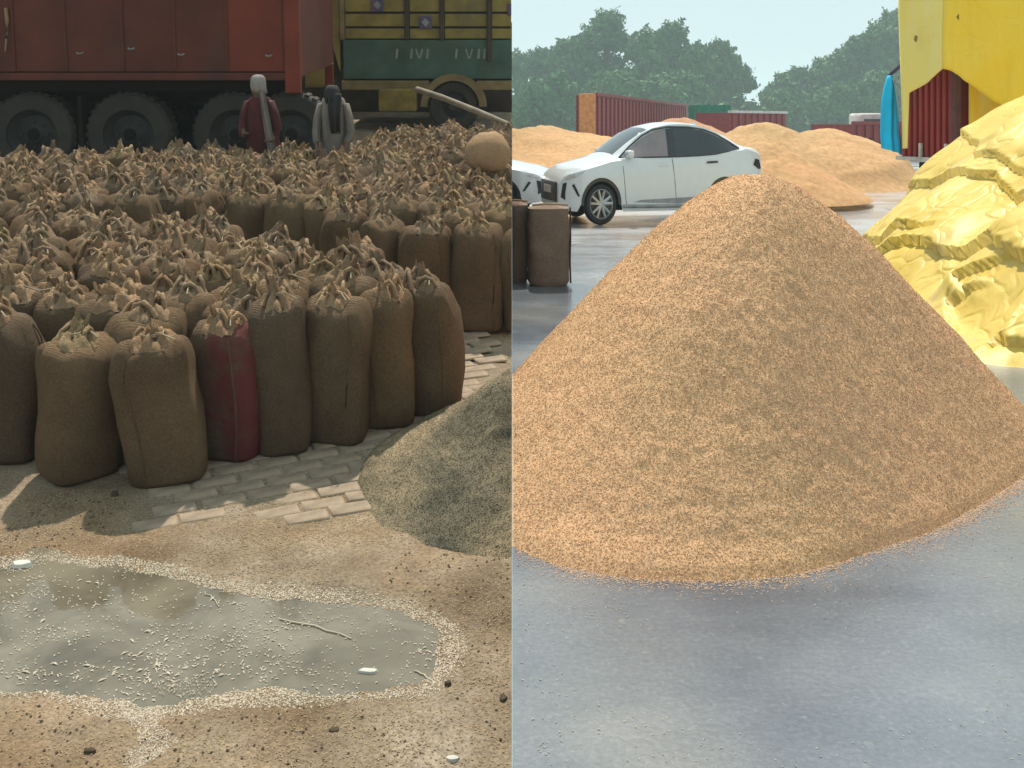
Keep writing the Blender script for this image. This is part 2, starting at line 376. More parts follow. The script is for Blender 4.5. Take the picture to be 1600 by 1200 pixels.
# ------------------------------------------------------------------ ground, left ramp
puddle_px = [(-120, 888), (0, 890), (60, 882), (110, 890), (180, 893), (250, 905), (300, 922), (400, 936), (470, 945), (560, 948), (630, 960),
             (675, 985), (692, 1015), (690, 1050), (660, 1082), (600, 1088), (520, 1094), (440, 1086), (350, 1092), (290, 1104), (230, 1112),
             (150, 1100), (80, 1085), (0, 1082), (-120, 1078)]
PUD = [tuple(lg(*p)[:2]) for p in puddle_px]
xs = np.arange(-2.6, .0001, .0125); ys = np.arange(2.55, 6.4, .0125); xs = np.append(xs[xs < -.004], -.001)
GX, GY = np.meshgrid(xs, ys)
sd_ = sdf_poly(GX, GY, PUD) + fbm(GX * 9, GY * 9, 3, 4) * .05
def lheight(X, Y, sd=None):
    z = fbm(X * 1.7, Y * 1.7, 11, 3) * .018 + fbm(X * 14, Y * 14, 5, 3) * .010
    if sd is None: sd = sdf_poly(X, Y, PUD)
    z = z + .020 + np.clip(-sd, 0, .12) * .08 - np.clip(sd * .5, -.0, .035) - .0 * X
    z = np.where(sd > 0, np.minimum(z, .0170 - np.clip(sd, 0, .1) * .5), .0170 + (z - .0170) * np.clip(-sd / .12, 0, 1))
    fade = np.clip((Y - 4.0) / .4, 0, 1); return z * (1 - fade) + (.004 + .006 * fbm(X * 3, Y * 3, 9, 3)) * fade
GZ = lheight(GX, GY, sd_)
nx = len(xs); ny = len(ys); idx = np.arange(nx * ny).reshape(ny, nx)
Q = np.stack([idx[:-1, :-1].ravel(), idx[:-1, 1:].ravel(), idx[1:, 1:].ravel(), idx[1:, :-1].ravel()], 1)
gl = link('path', np_mesh('path', np.stack([GX.ravel(), GY.ravel(), GZ.ravel()], 1), Q, True), M['lground'], M=ML, kind='structure')
gl['label'] = 'dusty husk-strewn pavement around the puddle'
# the rest of the ramp, with its side and its level top
mb = MB()
prof = [(-10, -.012), (30, -.012), (31, -.3), (120, -11.2)]
Vt = [(x, y, z) for (y, z) in prof for x in (-90, -.002)]
mb.add(Vt, [(0, 1, 3, 2), (2, 3, 5, 4), (4, 5, 7, 6)])
mb.add([(-.002, -10, -.012), (-.002, 30, -.012), (-.002, 31, -.3), (-.002, 120, -11.2), (-.002, 120, -18), (-.002, 30, -6), (-.002, -10, -2.)], [(0, 6, 5, 1), (1, 5, 2), (2, 5, 4, 3)])
link('terrain', mb.mesh('terrain', fix=False), M['lground'], M=ML, kind='structure')
# puddle water
mb = MB(); cx = sum(p[0] for p in PUD) / len(PUD); cy = sum(p[1] for p in PUD) / len(PUD)
mb.add([(cx + (p[0] - cx) * 1.12, cy + (p[1] - cy) * 1.25, .0165) for p in PUD], [tuple(range(len(PUD) - 1, -1, -1))])
pud = link('puddle', mb.mesh('puddle', fix=False), M['water'], M=ML, kind='structure')

# pavers on the ramp (pieces of the pavement)
rng = random.Random(4)
pm = []
for k in range(5):
    b = MB(); r2 = random.Random(k + 50)
    L_, W_ = .196, .098; t = .012
    pts = []
    for (sx, sy) in ((-1, -1), (0, -1), (1, -1), (1, 1), (0, 1), (-1, 1)):
        pts.append((sx * L_ / 2 * (.95 + r2.uniform(-.03, .03)), sy * W_ / 2 * (.93 + r2.uniform(-.06, .06))))
    V = [(x, y, 0) for x, y in pts] + [(x * .97, y * .94, t * .8) for x, y in pts] + [(x * .86, y * .8, t + r2.uniform(-.001, .002)) for x, y in pts]
    Fq = [(i, (i + 1) % 6, 6 + (i + 1) % 6, 6 + i) for i in range(6)] + [(6 + i, 6 + (i + 1) % 6, 12 + (i + 1) % 6, 12 + i) for i in range(6)] + [tuple(12 + i for i in range(6))]
    b.add(V, Fq); me = b.mesh('paver', 60); me.materials.append(M['stone']); pm.append(me)
cnt = 0; ang = RAD(24)
for j in range(-36, 70):
    for i in range(-24, 24):
        u = i * .200 + (j % 2) * .10; v = j * .102
        x = u * math.cos(ang) - v * math.sin(ang) - .9; y = u * math.sin(ang) + v * math.cos(ang) + 5.2
        if not (-1.95 < x < -.135 and 4.28 < y < 7.0): continue
        if y < (4.42 if -1.55 < x < -.45 else 4.95) + .12 * math.sin(x * 9) + rng.uniform(-.1, .1): continue
        if x > -.52 and y < 5.2: continue                       # under the husk heap
        if y > 5.75 and x < -.62: continue                       # under the sacks
        if y < 6.3 and x < -1.0 and y > 5.5: continue
        if cnt >= 290: continue
        o = bpy.data.objects.new('paver', rng.choice(pm)); COL.objects.link(o); o.parent = gl; cnt += 1
        o.location = (x + rng.uniform(-.006, .006), y + rng.uniform(-.006, .006), .0005 + rng.uniform(-.006, .002))
        o.rotation_euler = (rng.uniform(-.025, .025), rng.uniform(-.02, .02), ang + rng.uniform(-.05, .05))

# husk and chaff strewn over the ramp
nr = np.random.default_rng(3)
def strew(n, xr, yr, keep, L_, W_, mat, name, label, z0=.0, lift=.25, water=False):
    X = nr.uniform(*xr, n); Y = nr.uniform(*yr, n); sd = sdf_poly(X, Y, PUD); k = keep(X, Y, sd); X, Y, sd = X[k], Y[k], sd[k]
    sdn = sd + fbm(X * 9, Y * 9, 3, 4) * .05
    Z = np.full(X.shape, .0175) if water else np.maximum(lheight(X, Y, sdn), -.005)
    P = np.stack([X, Y, Z + z0], 1); N = np.zeros_like(P); N[:, 2] = 1
    V, Q = flakes(P, N, L_, W_, nr, lift=lift)
    o = link(name, np_mesh(name, V, Q), mat, M=ML, kind='stuff'); o['label'] = label; o['category'] = 'litter'; return o
strew(60000, (-2.5, -.01), (2.6, 4.7), lambda X, Y, s: (s < .02) & (nr.random(X.shape) < .42 + fbm(X * 2, Y * 2, 21) * .9), .012, .005, M['chaff_brown'], 'husk_litter', 'brown rice husk strewn on the dusty pavement')
strew(110000, (-2.5, -.01), (2.6, 4.6), lambda X, Y, s: (np.abs(s + .02) < .060 + .07 * vn(X * 4, Y * 4, 8) - .04 * nr.random(X.shape)) , .011, .005, M['chaff'], 'chaff_rim', 'pale chaff washed up along the rim of the puddle')
strew(650, (-2.5, -.01), (2.6, 4.6), lambda X, Y, s: (s > .02) & (vn(X * 4, Y * 9, 37) > .05), .030, .009, M['chaff'], 'floating_straw', 'pale bits of straw floating on the muddy puddle', z0=.0, lift=.01, water=True)
strew(9000, (-2.5, -.01), (2.6, 4.6), lambda X, Y, s: (s > .0) & (fbm(X * 5, Y * 9, 31, 3) > .04), .013, .006, M['chaff'], 'floating_chaff', 'pale chaff flecks floating on the muddy puddle', z0=.0, lift=.02, water=True)
strew(3500, (-2.5, -.01), (2.6, 4.6), lambda X, Y, s: s > .0, .011, .005, M['chaff'], 'floating_husk', 'brown husk flecks floating on the muddy puddle', lift=.02, water=True)
M['soil'] = mat_simple('dark_soil', (.06, .042, .03), .95)
strew(1300, (-2.5, -.01), (2.5, 4.6), lambda X, Y, s: (s < -.06) & (fbm(X * 1.6, Y * 1.6, 51, 3) > -.02), .013, .009, M['soil'], 'soil_crumbs', 'dark crumbs of soil scattered on the dusty pavement')
# the pale drift that runs out of the puddle towards the viewer, and drift on the lower shore
dr = [tuple(lg(*p)[:2]) for p in [(175, 1085), (240, 1090), (262, 1130), (290, 1200), (215, 1215), (190, 1140)]]
dr2 = [tuple(lg(*p)[:2]) for p in [(235, 1072), (320, 1064), (345, 1078), (330, 1096), (280, 1104), (240, 1096)]]
dr3 = [tuple(lg(*p)[:2]) for p in [(-20, 878), (66, 876), (80, 886), (40, 904), (-20, 900)]]
strew(46000, (-2.0, -.9), (2.5, 3.3), lambda X, Y, s: (sdf_poly(X, Y, dr) + fbm(X * 8, Y * 8, 4) * .09 > 0) , .008, .003, M['chaff'], 'chaff_drift', 'pale drift of chaff running out of the puddle towards the viewer', z0=.001)
strew(30000, (-2.4, -.9), (2.8, 4.6), lambda X, Y, s: np.maximum(sdf_poly(X, Y, dr2), sdf_poly(X, Y, dr3)) + fbm(X * 12, Y * 12, 5) * .04 > 0, .009, .003, M['chaff'], 'chaff_raft', 'pale rafts of chaff on the puddle edge', z0=.003, water=True)
# twigs and scraps
def stick(p, q, r, name, label, mat, seed):
    A = lg(*p, .02); B = lg(*q, .02); rr = random.Random(seed); pts = []
    for i in range(7):
        t = i / 6; c = A.lerp(B, t); w = math.sin(t * math.pi) * .012; pts.append((c.x + rr.uniform(-1, 1) * .004, c.y + w + rr.uniform(-1, 1) * .006, .0195))
    o = MB().tube(pts, [r * (.5 + .5 * math.sin(math.pi * (.15 + .7 * i / 6))) for i in range(7)], 6).obj(name, mat, M=ML, smooth=True); tag(o, label, 'twig')
stick((438, 968), (548, 996), .0035, 'straw_stalk', 'long pale straw stalk floating near the right end of the puddle', M['stick'], 1)
stick((318, 925), (343, 948), .002, 'straw_stalk', 'short pale stalk poking from the far rim of the puddle', M['stick'], 2)
stick((648, 1048), (678, 1068), .003, 'straw_stalk', 'short straw at the rounded right tip of the puddle', M['stick'], 3)
stick((275, 1150), (352, 1103), .0022, 'dark_twig', 'thin dark twig lying on the near shore of the puddle', M['darkpost'], 4)
M['clod'] = mat_simple('dirt_clod', (.085, .058, .038), .95, bumpd=.01)
def scrap(px, py, w, d, h, name, label, mat, seed, z=.018, cat='scrap'):
    c = lg(px, py, z); rr = random.Random(seed); b = MB(); n = 9
    V = [(c.x + w / 2 * math.cos(2 * math.pi * i / n) * rr.uniform(.75, 1.1), c.y + d / 2 * math.sin(2 * math.pi * i / n) * rr.uniform(.75, 1.1), z - .006) for i in range(n)]
    V2 = [(c.x + (v[0] - c.x) * .8, c.y + (v[1] - c.y) * .8, z + h * rr.uniform(.6, 1)) for v in V]; V3 = [(c.x, c.y, z + h)]
    b.add(V + V2 + V3, [(i, (i + 1) % n, n + (i + 1) % n, n + i) for i in range(n)] + [(n + i, n + (i + 1) % n, 2 * n) for i in range(n)])
    tag(b.obj(name, mat, M=ML, smooth=True), label, cat)
scrap(576, 1049, .085, .028, .008, 'pale_scrap', 'pale oblong scrap floating near the right end of the puddle', M['paper'], 1)
scrap(707, 1188, .045, .03, .014, 'pale_pebble', 'pale oval pebble on the soil at the bottom of the yard', M['paper'], 2, .03, 'pebble')
scrap(523, 1143, .04, .03, .012, 'dirt_clod', 'dark clod of dirt on the soil below the puddle', M['clod'], 3, .025, 'clod')
scrap(700, 1068, .024, .018, .009, 'dirt_clod', 'small dark clod just right of the puddle tip', M['clod'], 5, .028, 'clod')
scrap(786, 1092, .03, .04, .010, 'dirt_clod', 'dark clod by the edge of the wet yard', M['clod'], 6, .028, 'clod')
scrap(140, 1175, .05, .02, .012, 'dirt_clod', 'flat dark clod in the soil near the bottom left', M['clod'], 7, .028, 'clod')
scrap(180, 771, .04, .03, .014, 'dirt_clod', 'dark clod in the shadow between the two nearest sacks', M['clod'], 8, .012, 'clod')
scrap(34, 882, .10, .05, .012, 'pale_scrap', 'pale flat scrap on the far left rim of the puddle', M['paper'], 9, .024)

# ------------------------------------------------------------------ sacks
def sack_meshes(seed, hgt=.69, neck=(0, 0), wob=1.0, style=0, mouthw=1.0):
    r = random.Random(seed); n = 28
    a, b = .195 * r.uniform(.95, 1.05), .145 * r.uniform(.95, 1.08)
    prof = [(0, .55), (.004, .84), (.03, .92), (.10, .955), (.2, .985), (.32, 1.01), (.44, 1.01), (.53, 1.01), (.585, .99), (.622, .945), (.65, .87), (.668, .76), (.681, .61), (.689, .45), (.694, .3), (.696, .1)]
    ph = [r.uniform(0, 6.28) for _ in range(6)]; V = []; lean = (r.uniform(-.03, .03), r.uniform(-.02, .02))
    npl = r.choice([5, 6, 7, 8])
    for (z, s) in prof:
        z = z / .69 * hgt; k = max(0, (z / hgt - .74) / .27); k = min(k, 1)
        for i in range(n):
            th = 2 * math.pi * i / n; c, s_ = math.cos(th), math.sin(th); ex = 2 / 3.6 * (1 - k) + k
            x = math.copysign(abs(c) ** ex, c) * a * s; y = math.copysign(abs(s_) ** ex, s_) * b * s
            q = 1 + .035 * math.sin(3 * th + ph[0] + z * 5) + .022 * math.sin(5 * th + ph[1] - z * 9) + k * (.09 * math.sin(npl * th + ph[2]) + .05 * math.sin((npl + 4) * th + ph[3])) + .016 * math.sin(z * 22 + 2 * th + ph[3]) + .022 * abs(math.sin(z * 13 + 3.5 * th + ph[5])) * math.sin(2 * th + ph[0])
            ear = .048 * max(0, abs(c) - .55) / .45 * math.exp(-((z / hgt - .97) / .08) ** 2)
            f = min(1, z / hgt)
            V.append((x * q + neck[0] * k + lean[0] * f + .012 * math.sin(z * 8 + ph[4]), y * q + neck[1] * k + lean[1] * f, z + ear - .03 * k * (abs(c)) * (1 - ear)))
    mb = MB(); R_ = len(prof)
    mb.add(V, [(i * n + j, i * n + (j + 1) % n, (i + 1) * n + (j + 1) % n, (i + 1) * n + j) for i in range(R_ - 1) for j in range(n)] + [tuple(range(n - 1, -1, -1))])
    body = mb.mesh('sack_body', 70)
    # tied mouth: the slack cloth crumpled over the top, with a gathered neck rising out of it
    r_t = (r.uniform(-.05, .05), r.uniform(-.045, .045))
    top = Vector((neck[0] + lean[0], neck[1] + lean[1], .70 / .69 * hgt)); mbm = MB(); n2 = 44; R2_ = 13; V = []
    f1, f2, f3 = r.choice([2, 3]), r.choice([4, 5, 6]), r.choice([8, 9, 11]); p = [r.uniform(0, 6.28) for _ in range(6)]
    hh_ = (.040, .058, .022)[style] * wob; nw = (.052, .040, .064)[style]
    for lv in range(R2_):
        f = lv / (R2_ - 1)                         # 0 = outer skirt, 1 = lip of the neck
        if f < .5: g = f / .5; R = .125 * (1 - g) + nw * .75 * g; z = -.040 + .064 * g ** .7
        elif f < .62: R = nw * .72; z = .02
        else: g = (f - .62) / .38; R = nw * (.72 + .30 * g * mouthw - .25 * g * g) ; z = .02 + hh_ * g
        for i in range(n2):
            th = 2 * math.pi * i / n2
            am = (.10 + 1.4 * f) if f < .5 else .45
            fold_ = .30 * math.sin(f1 * th + p[0] + f * 2) + .24 * math.sin(f2 * th + p[1] - f * 5) + .16 * math.sin(f3 * th + p[2] + f * 7)
            rid_ = abs(math.sin(f2 * .5 * th + p[3] + f * 3)) + .6 * abs(math.sin(f3 * .5 * th + p[4] - f * 4))
            x = R * math.cos(th) * (1 + am * fold_ * .75); y = R * .88 * math.sin(th) * (1 + am * fold_ * .75)
            dz = (.036 * (rid_ - .8) * (1 if f > .08 else .15) + r.uniform(-.007, .007)) * (1 if f < .5 else .8)
            if f > .62:
                ca_, sa_ = math.cos(p[5]), math.sin(p[5]); uu = x * ca_ + y * sa_; vv_ = (-x * sa_ + y * ca_) * (1 - .55 * (f - .62) / .38); uu *= 1 + .5 * (f - .62); x, y = uu * ca_ - vv_ * sa_, uu * sa_ + vv_ * ca_
                dz += .05 * (f - .62) / .38 * (abs(math.cos(th - p[5])) - .45)
            tlx = r_t[0] * max(0, f - .5) * 2; tly = r_t[1] * max(0, f - .5) * 2
            V.append((top.x + x + tlx, top.y + y + tly, top.z + z + dz))
    mbm.add(V, [(i * n2 + j, i * n2 + (j + 1) % n2, (i + 1) * n2 + (j + 1) % n2, (i + 1) * n2 + j) for i in range(R2_ - 1) for j in range(n2)])
    # inside of the lip
    o_ = (R2_ - 1) * n2; cx_ = top.x + r_t[0]; cy_ = top.y + r_t[1]
    V2 = [((x - cx_) * .8 + cx_, (y - cy_) * .8 + cy_, z - .004) for (x, y, z) in V[o_:]]; V3 = [((x - cx_) * .5 + cx_, (y - cy_) * .5 + cy_, top.z + .03) for (x, y, z) in V[o_:]]
    b0 = len(mbm.v); mbm.add(V2 + V3, [(j, (j + 1) % n2, n2 + (j + 1) % n2, n2 + j) for j in range(n2)] + [tuple(n2 + j for j in range(n2))])
    mbm.f += [(o_ + j, o_ + (j + 1) % n2, b0 + (j + 1) % n2, b0 + j) for j in range(n2)]
    # twisted ends and loops of cloth sticking out
    for q_ in range(r.choice([3, 4, 5])):
        ang_ = r.uniform(0, 6.28); d0 = r.uniform(.03, .09); w_ = r.uniform(.03, .06); hl = r.uniform(.03, .075)
        bx, by = top.x + d0 * math.cos(ang_), top.y + d0 * math.sin(ang_) * .8; ca, sa = math.cos(ang_ + 1.3), math.sin(ang_ + 1.3)
        pts = [(bx - w_ * ca, by - w_ * sa, top.z - .02), (bx - w_ * .8 * ca, by - w_ * .8 * sa, top.z + hl * .7), (bx, by, top.z + hl), (bx + w_ * .7 * ca, by + w_ * .7 * sa, top.z + hl * .6), (bx + w_ * 1.3 * ca, by + w_ * 1.3 * sa, top.z - .02)]
        mbm.tube(pts, [.016, .013, .010 + .008 * r.random(), .012, .015], 6)
    mouth = mbm.mesh('sack_mouth', 80, fix=False)
    seam = MB(); ts = r.choice([-1.9, -1.2, -1.57, .0]); sp = []
    for (z, s) in prof[1:11]:
        z = z / .69 * hgt; c, s_ = math.cos(ts), math.sin(ts); x = math.copysign(abs(c) ** .6, c) * a * s; y = math.copysign(abs(s_) ** .6, s_) * b * s; f = z / hgt
        q = 1 + .035 * math.sin(3 * ts + ph[0] + z * 5) + .022 * math.sin(5 * ts + ph[1] - z * 9) + .016 * math.sin(z * 22 + 2 * ts + ph[3]) + .022 * abs(math.sin(z * 13 + 3.5 * ts + ph[5])) * math.sin(2 * ts + ph[0])
        sp.append((x * q + lean[0] * f + .012 * math.sin(z * 8 + ph[4]), y * q + lean[1] * f, z))
    seam.tube(sp, .0055, 5); seam = seam.mesh('seam', 80)
    cordm = MB(); pts = [(top.x + (nw * .8) * math.cos(t_ * .7), top.y + (nw * .75) * math.sin(t_ * .7), top.z + .014 + .001 * t_) for t_ in range(19)]
    pts += [(top.x + .06, top.y - .05, top.z + .03), (top.x + .08 + r.uniform(-.03, .05), top.y - .09, top.z + .01)]
    cordm.tube(pts, .0045, 5); cord = cordm.mesh('cord', 80)
    return body, mouth, cord, seam

VAR = []
for k in range(10):
    rr = random.Random(900 + k)
    b, m, c, sm_ = sack_meshes(k + 1, .69 + rr.uniform(-.02, .02), (rr.uniform(-.05, .05), rr.uniform(-.04, .03)), rr.uniform(.8, 1.5), k % 3 if k < 9 else 0, rr.uniform(.7, 1.05))
    b.materials.append(M['jute']); m.materials.append(M['jute_mouth_sunlit']); c.materials.append(M['twine']); sm_.materials.append(M['jute']); VAR.append((b, m, c, sm_))
def put_sack(p, rz, var, label, group, sc=(1, 1, 1), tilt=(0, 0), red=False, cut=False, base=ML):
    b, m, c, sm_ = VAR[var] if isinstance(var, int) else var
    root = empty('jute_sack', base @ Matrix.Translation(p) @ Matrix.Rotation(tilt[0], 4, 'Y') @ Matrix.Rotation(tilt[1], 4, 'X') @ Matrix.Rotation(rz, 4, 'Z') @ Matrix.Diagonal((*sc, 1)), label, 'sack', group)
    for nm, me in (('sack_body', b), ('sack_mouth', m), ('cord', c), ('seam', sm_)):
        if cut or (red and nm == 'sack_body'):
            me = me.copy()
            if red and nm == 'sack_body': me.materials.clear(); me.materials.append(M['jute_red'])
            if cut: cut_x0(me, root.matrix_world, -1 if base is ML else 1)
            if len(me.vertices) == 0: continue
        o = bpy.data.objects.new(nm, me); COL.objects.link(o); o.parent = root
    return root
SACKS = []
def near(x, y, d): return any((x - a) ** 2 + ((y - b) * 1.0) ** 2 < d * d for a, b in SACKS)
G1, G2 = 'jute sacks of the near block', 'jute sacks of the far block'
front = [  # px, base py, width px, hgt px, var, rz, tilt, red, label
    (-2, 729, 132, 236, 0, .1, (0, 0), 0, 'brown jute sack cut by the photo edge at the end of the near row'),
    (112, 757, 134, 232, 1, .75, (.01, 0), 0, 'jute sack with a creased front corner second from the end of the near row'),
    (250, 766, 138, 236, 2, .12, (-.07, 0), 0, 'nearest jute sack with flat right shoulder leaning a little left'),
    (350, 727, 122, 236, 3, -.2, (-.03, 0), 1, 'jute sack with a dark red stain on its front'),
    (436, 717, 104, 252, 4, .15, (-.09, 0), 0, 'tall slim sack leaning left beside the red-stained sack'),
    (520, 700, 112, 236, 5, -.1, (.02, 0), 0, 'jute sack with open ragged mouth third from the right end of near row'),
    (598, 676, 100, 232, 6, .25, (.01, 0), 0, 'narrow jute sack tucked behind the round-shouldered end sack'),
    (668, 655, 112, 216, 7, -.12, (.0, 0), 0, 'round-shouldered jute sack at the right end of the near row')]
for (px, py, w, h, var, rz, tl, red, lab) in front:
    p = lg(px, py); s = F / p.y * 1.0; p = p + Vector((0, .14, 0)); SACKS.append((p.x, p.y))
    put_sack((p.x, p.y, .004), rz, var, lab, 'near row of jute sacks', (w / s / .40, 1.02, h / s / .70), tl, red)
row2 = [(515, 470, 78, 4, .1, 'sack at the left end of the gap-facing row of the far block'), (536, 492, 76, 8, -.2, 'dark sack with tied mouth in the front row of the far block'),
        (598, 507, 76, 1, .8, 'sack in the far front row just left of the pale-seamed sack'),
        (662, 516, 92, 3, .05, 'wide sack with a pale side seam in the far front row'), (748, 522, 84, 5, .1, 'broad dark sack in the far front row by the sunny pavement'),
        (822, 524, 84, 6, 0, 'sack cut off at the end of the far front row')]
for i, (px, py, w, var, rz, lab) in enumerate(row2[1:]):
    p = lg(px, py); s = F / p.y; p += Vector((0, .14, 0)); SACKS.append((p.x, p.y))
    put_sack((p.x, p.y, .004), rz, var, lab, 'front row of the far sack block', (w / s / .40, 1, 1.0), (0, 0), False, px > 780)
# packed blocks
near_poly = [tuple(lg(px, py)[:2]) for px, py in [(-90, 712), (60, 735), (250, 745), (400, 700), (600, 655), (720, 642)]]
near_poly += [(-.56, 6.1), (-.85, 6.45), (-1.45, 6.9), (-2.05, 7.35), (-2.6, 7.6), (-3.9, 7.7)]
far_poly = [(.0, 7.25), (-.6, 7.2), (-1.15, 7.45), (-1.6, 7.9), (-2.15, 8.1), (-2.7, 8.1), (-3.4, 7.7), (-5.2, 7.5), (-5.6, 10.2), (-3.2, 10.75), (-2.0, 10.9), (-1.4, 11.4), (-1.2, 12.2), (.02, 12.4)]
def pack(poly, label, group, seed, dx, dy):
    r = random.Random(seed); A = np.array(poly); n = 0; out = []
    ys = np.arange(A[:, 1].min(), A[:, 1].max(), dy)
    for j, y in enumerate(ys):
        for x in np.arange(A[:, 0].min() - .2, A[:, 0].max() + .2, dx):
            X = x + (j % 2) * dx / 2 + r.uniform(-.04, .04); Y = y + r.uniform(-.04, .04)
            if sdf_poly(np.array([X]), np.array([Y]), poly)[0] < .03 or near(X, Y, .225): continue
            if X < -.47 * Y - .45: continue
            out.append((X, Y))
    for (X, Y) in out:
        SACKS.append((X, Y)); n += 1; s = r.uniform(.94, 1.06)
        put_sack((X, Y, .004), r.uniform(-.7, .7) + r.choice([0, math.pi]), r.randrange(10), label, group, (s, s, r.uniform(.95, 1.05)), (r.uniform(-.06, .06), r.uniform(-.06, .06)), False, X > -.3)
    return n
n1 = pack(near_poly, 'tied brown jute sack packed inside the near block behind its front row', G1, 5, .305, .28)
n2 = pack(far_poly, 'tied brown jute sack packed inside the far block before the trucks', G2, 6, .308, .288)
print('sacks', n1, n2)
# the pale round-bellied bundle on the far block
p = la(762, 262, 9.2); mb = MB()
mb.lathe([(.02, .19), (.08, .18), (.13, .15), (.175, .09), (.195, .02), (.19, -.06), (.15, -.12), (.06, -.15), (.01, -.155)], 24, 'Z')
V = [(x * (1 + .03 * math.sin(7 * x + 3 * z * 9)), y, z * (1.0 + .05 * math.sin(x * 12))) for x, y, z in mb.v]; mb.v = V
o = mb.obj('jute_bundle', M['jute_pale'], M=ML @ Matrix.Translation((p.x, p.y, .87)), smooth=True); tag(o, 'pale round jute bundle lying on top of the far sacks', 'bundle')

# ------------------------------------------------------------------ husk heap at the boundary
def heap(name, cx, cy, Rf, H, nth, nr_, seed, amp, fr, tip=.05, foot=.12, x0=None):
    th = np.linspace(0, 2 * np.pi, nth, endpoint=False); t = np.linspace(0, 1, nr_) ** .85
    TH, T = np.meshgrid(th, t); R_ = np.interp(TH.ravel(), *Rf, period=2 * np.pi).reshape(TH.shape)
    rr = R_ * T; X = cx + rr * np.cos(TH); Y = cy + rr * np.sin(TH)
    base = 1 - (np.sqrt(T * T + tip * tip) - tip) / (math.sqrt(1 + tip * tip) - tip)
    z = H * base * (1 - foot * np.sin(np.pi * T)) 
    nz = 0
    for (a_, f_, s_) in zip(amp, fr, range(9)): nz = nz + a_ * fbm(X * f_, Y * f_, seed + s_ * 7, 3)
    z = z + nz * np.clip((1 - T) * 12, 0, 1) - .012 * np.clip((T - .97) / .03, 0, 1)
    V = np.stack([X.ravel(), Y.ravel(), z.ravel()], 1); idx = np.arange(nth * nr_).reshape(nr_, nth)
    a = idx[:-1]; b = idx[1:]; Q = np.stack([a.ravel(), b.ravel(), np.roll(b, -1, 1).ravel(), np.roll(a, -1, 1).ravel()], 1)
    return V, Q, (X, Y, z)
def outline(cx, cy, pts):
    a = np.array([math.atan2(p[1] - cy, p[0] - cx) % (2 * math.pi) for p in pts]); r = np.array([math.hypot(p[0] - cx, p[1] - cy) for p in pts])
    o = np.argsort(a); a, r = a[o], r[o]
    tt = np.linspace(0, 2 * np.pi, 181)[:-1]; rr = np.interp(tt, a, r, period=2 * np.pi)
    k = np.ones(7) / 7; rr = np.convolve(np.concatenate([rr[-3:], rr, rr[:3]]), k, 'valid')
    return tt, rr
def surf_points(V, Q, n, rng, keep=None):
    A, B, C, D = V[Q[:, 0]], V[Q[:, 1]], V[Q[:, 2]], V[Q[:, 3]]
    nrm = np.cross(C - A, D - B); ar = np.linalg.norm(nrm, axis=1) / 2
    if keep is not None: ar = ar * keep(A)
    f = rng.choice(len(Q), n, p=ar / ar.sum()); u = rng.random((n, 1)); v = rng.random((n, 1))
    P = (A[f] * (1 - u) + B[f] * u) * (1 - v) + (D[f] * (1 - u) + C[f] * u) * v
    N = nrm[f]; N /= np.linalg.norm(N, axis=1)[:, None] + 1e-12; N[N[:, 2] < 0] *= -1
    return P, N

hp = [tuple(lg(*p)[:2]) for p in [(575, 800), (590, 830), (640, 858), (700, 876), (800, 893)]]
hcx, hcy = .06, 4.92
pts = hp + [(-.72, 4.95), (-.62, 5.3), (-.3, 5.6), (.1, 5.7), (.8, 5.2), (.5, 4.3)]
V, Q, _ = heap('husk', hcx, hcy, outline(hcx, hcy, pts), .50, 220, 90, 40, (.05, .03, .012), (2.2, 7, 30), tip=.14, foot=.18)
me = np_mesh('husk_heap', V, Q, True); cut_x0(me, ML, -1)
hh = link('husk_heap', me, M['husk'], M=ML); tag(hh, 'grey-green heap of rice husk spilling over the pavement beside the sacks', 'heap')
P, N = surf_points(V, Q, 16000, nr, lambda A: (A[:, 0] < -.005) * 1.0); P = P[P[:, 0] < -.008]; N = N[:len(P)]
fv, fq = flakes(P, N, .010, .0035, nr, lift=.5); o = link('husk_grain', np_mesh('husk_grain', fv, fq), M['husk'], hh, kind='stuff')

# ------------------------------------------------------------------ trucks behind the sacks (left)
def wheel(parent, x, y, z, R, wd, rim_mat, tyre_mat, n=32, treads=True):
    w = MB().lathe([(R * .60, -wd / 2), (R * .92, -wd / 2), (R * .985, -wd * .38), (R, -wd * .2), (R, wd * .2), (R * .985, wd * .38), (R * .92, wd / 2), (R * .6, wd / 2), (R * .6, -wd / 2)], n)
    if treads:
        for k in range(n):
            a = 2 * math.pi * k / n; w.box((R * 1.0 * math.cos(a), 0, R * 1.0 * math.sin(a)), (.02, wd * .8, R * .10), ry=-a)
    wo_ = w.obj('wheel', tyre_mat, parent, smooth=40); wo_.location = (x, y, z)
    r = MB().lathe([(.001, -wd * .30), (R * .18, -wd * .36), (R * .24, -wd * .25), (R * .45, -wd * .12), (R * .56, -wd * .30), (R * .62, -wd * .40), (R * .62, 0)], n)
    for k in range(8):
        a = 2 * math.pi * k / 8; r.lathe([(.001, -wd * .31), (R * .035, -wd * .31), (R * .035, -wd * .2)], 6, c=(R * .3 * math.cos(a), 0, R * .3 * math.sin(a)))
    r.obj('rim', rim_mat, wo_, smooth=40)
    return wo_

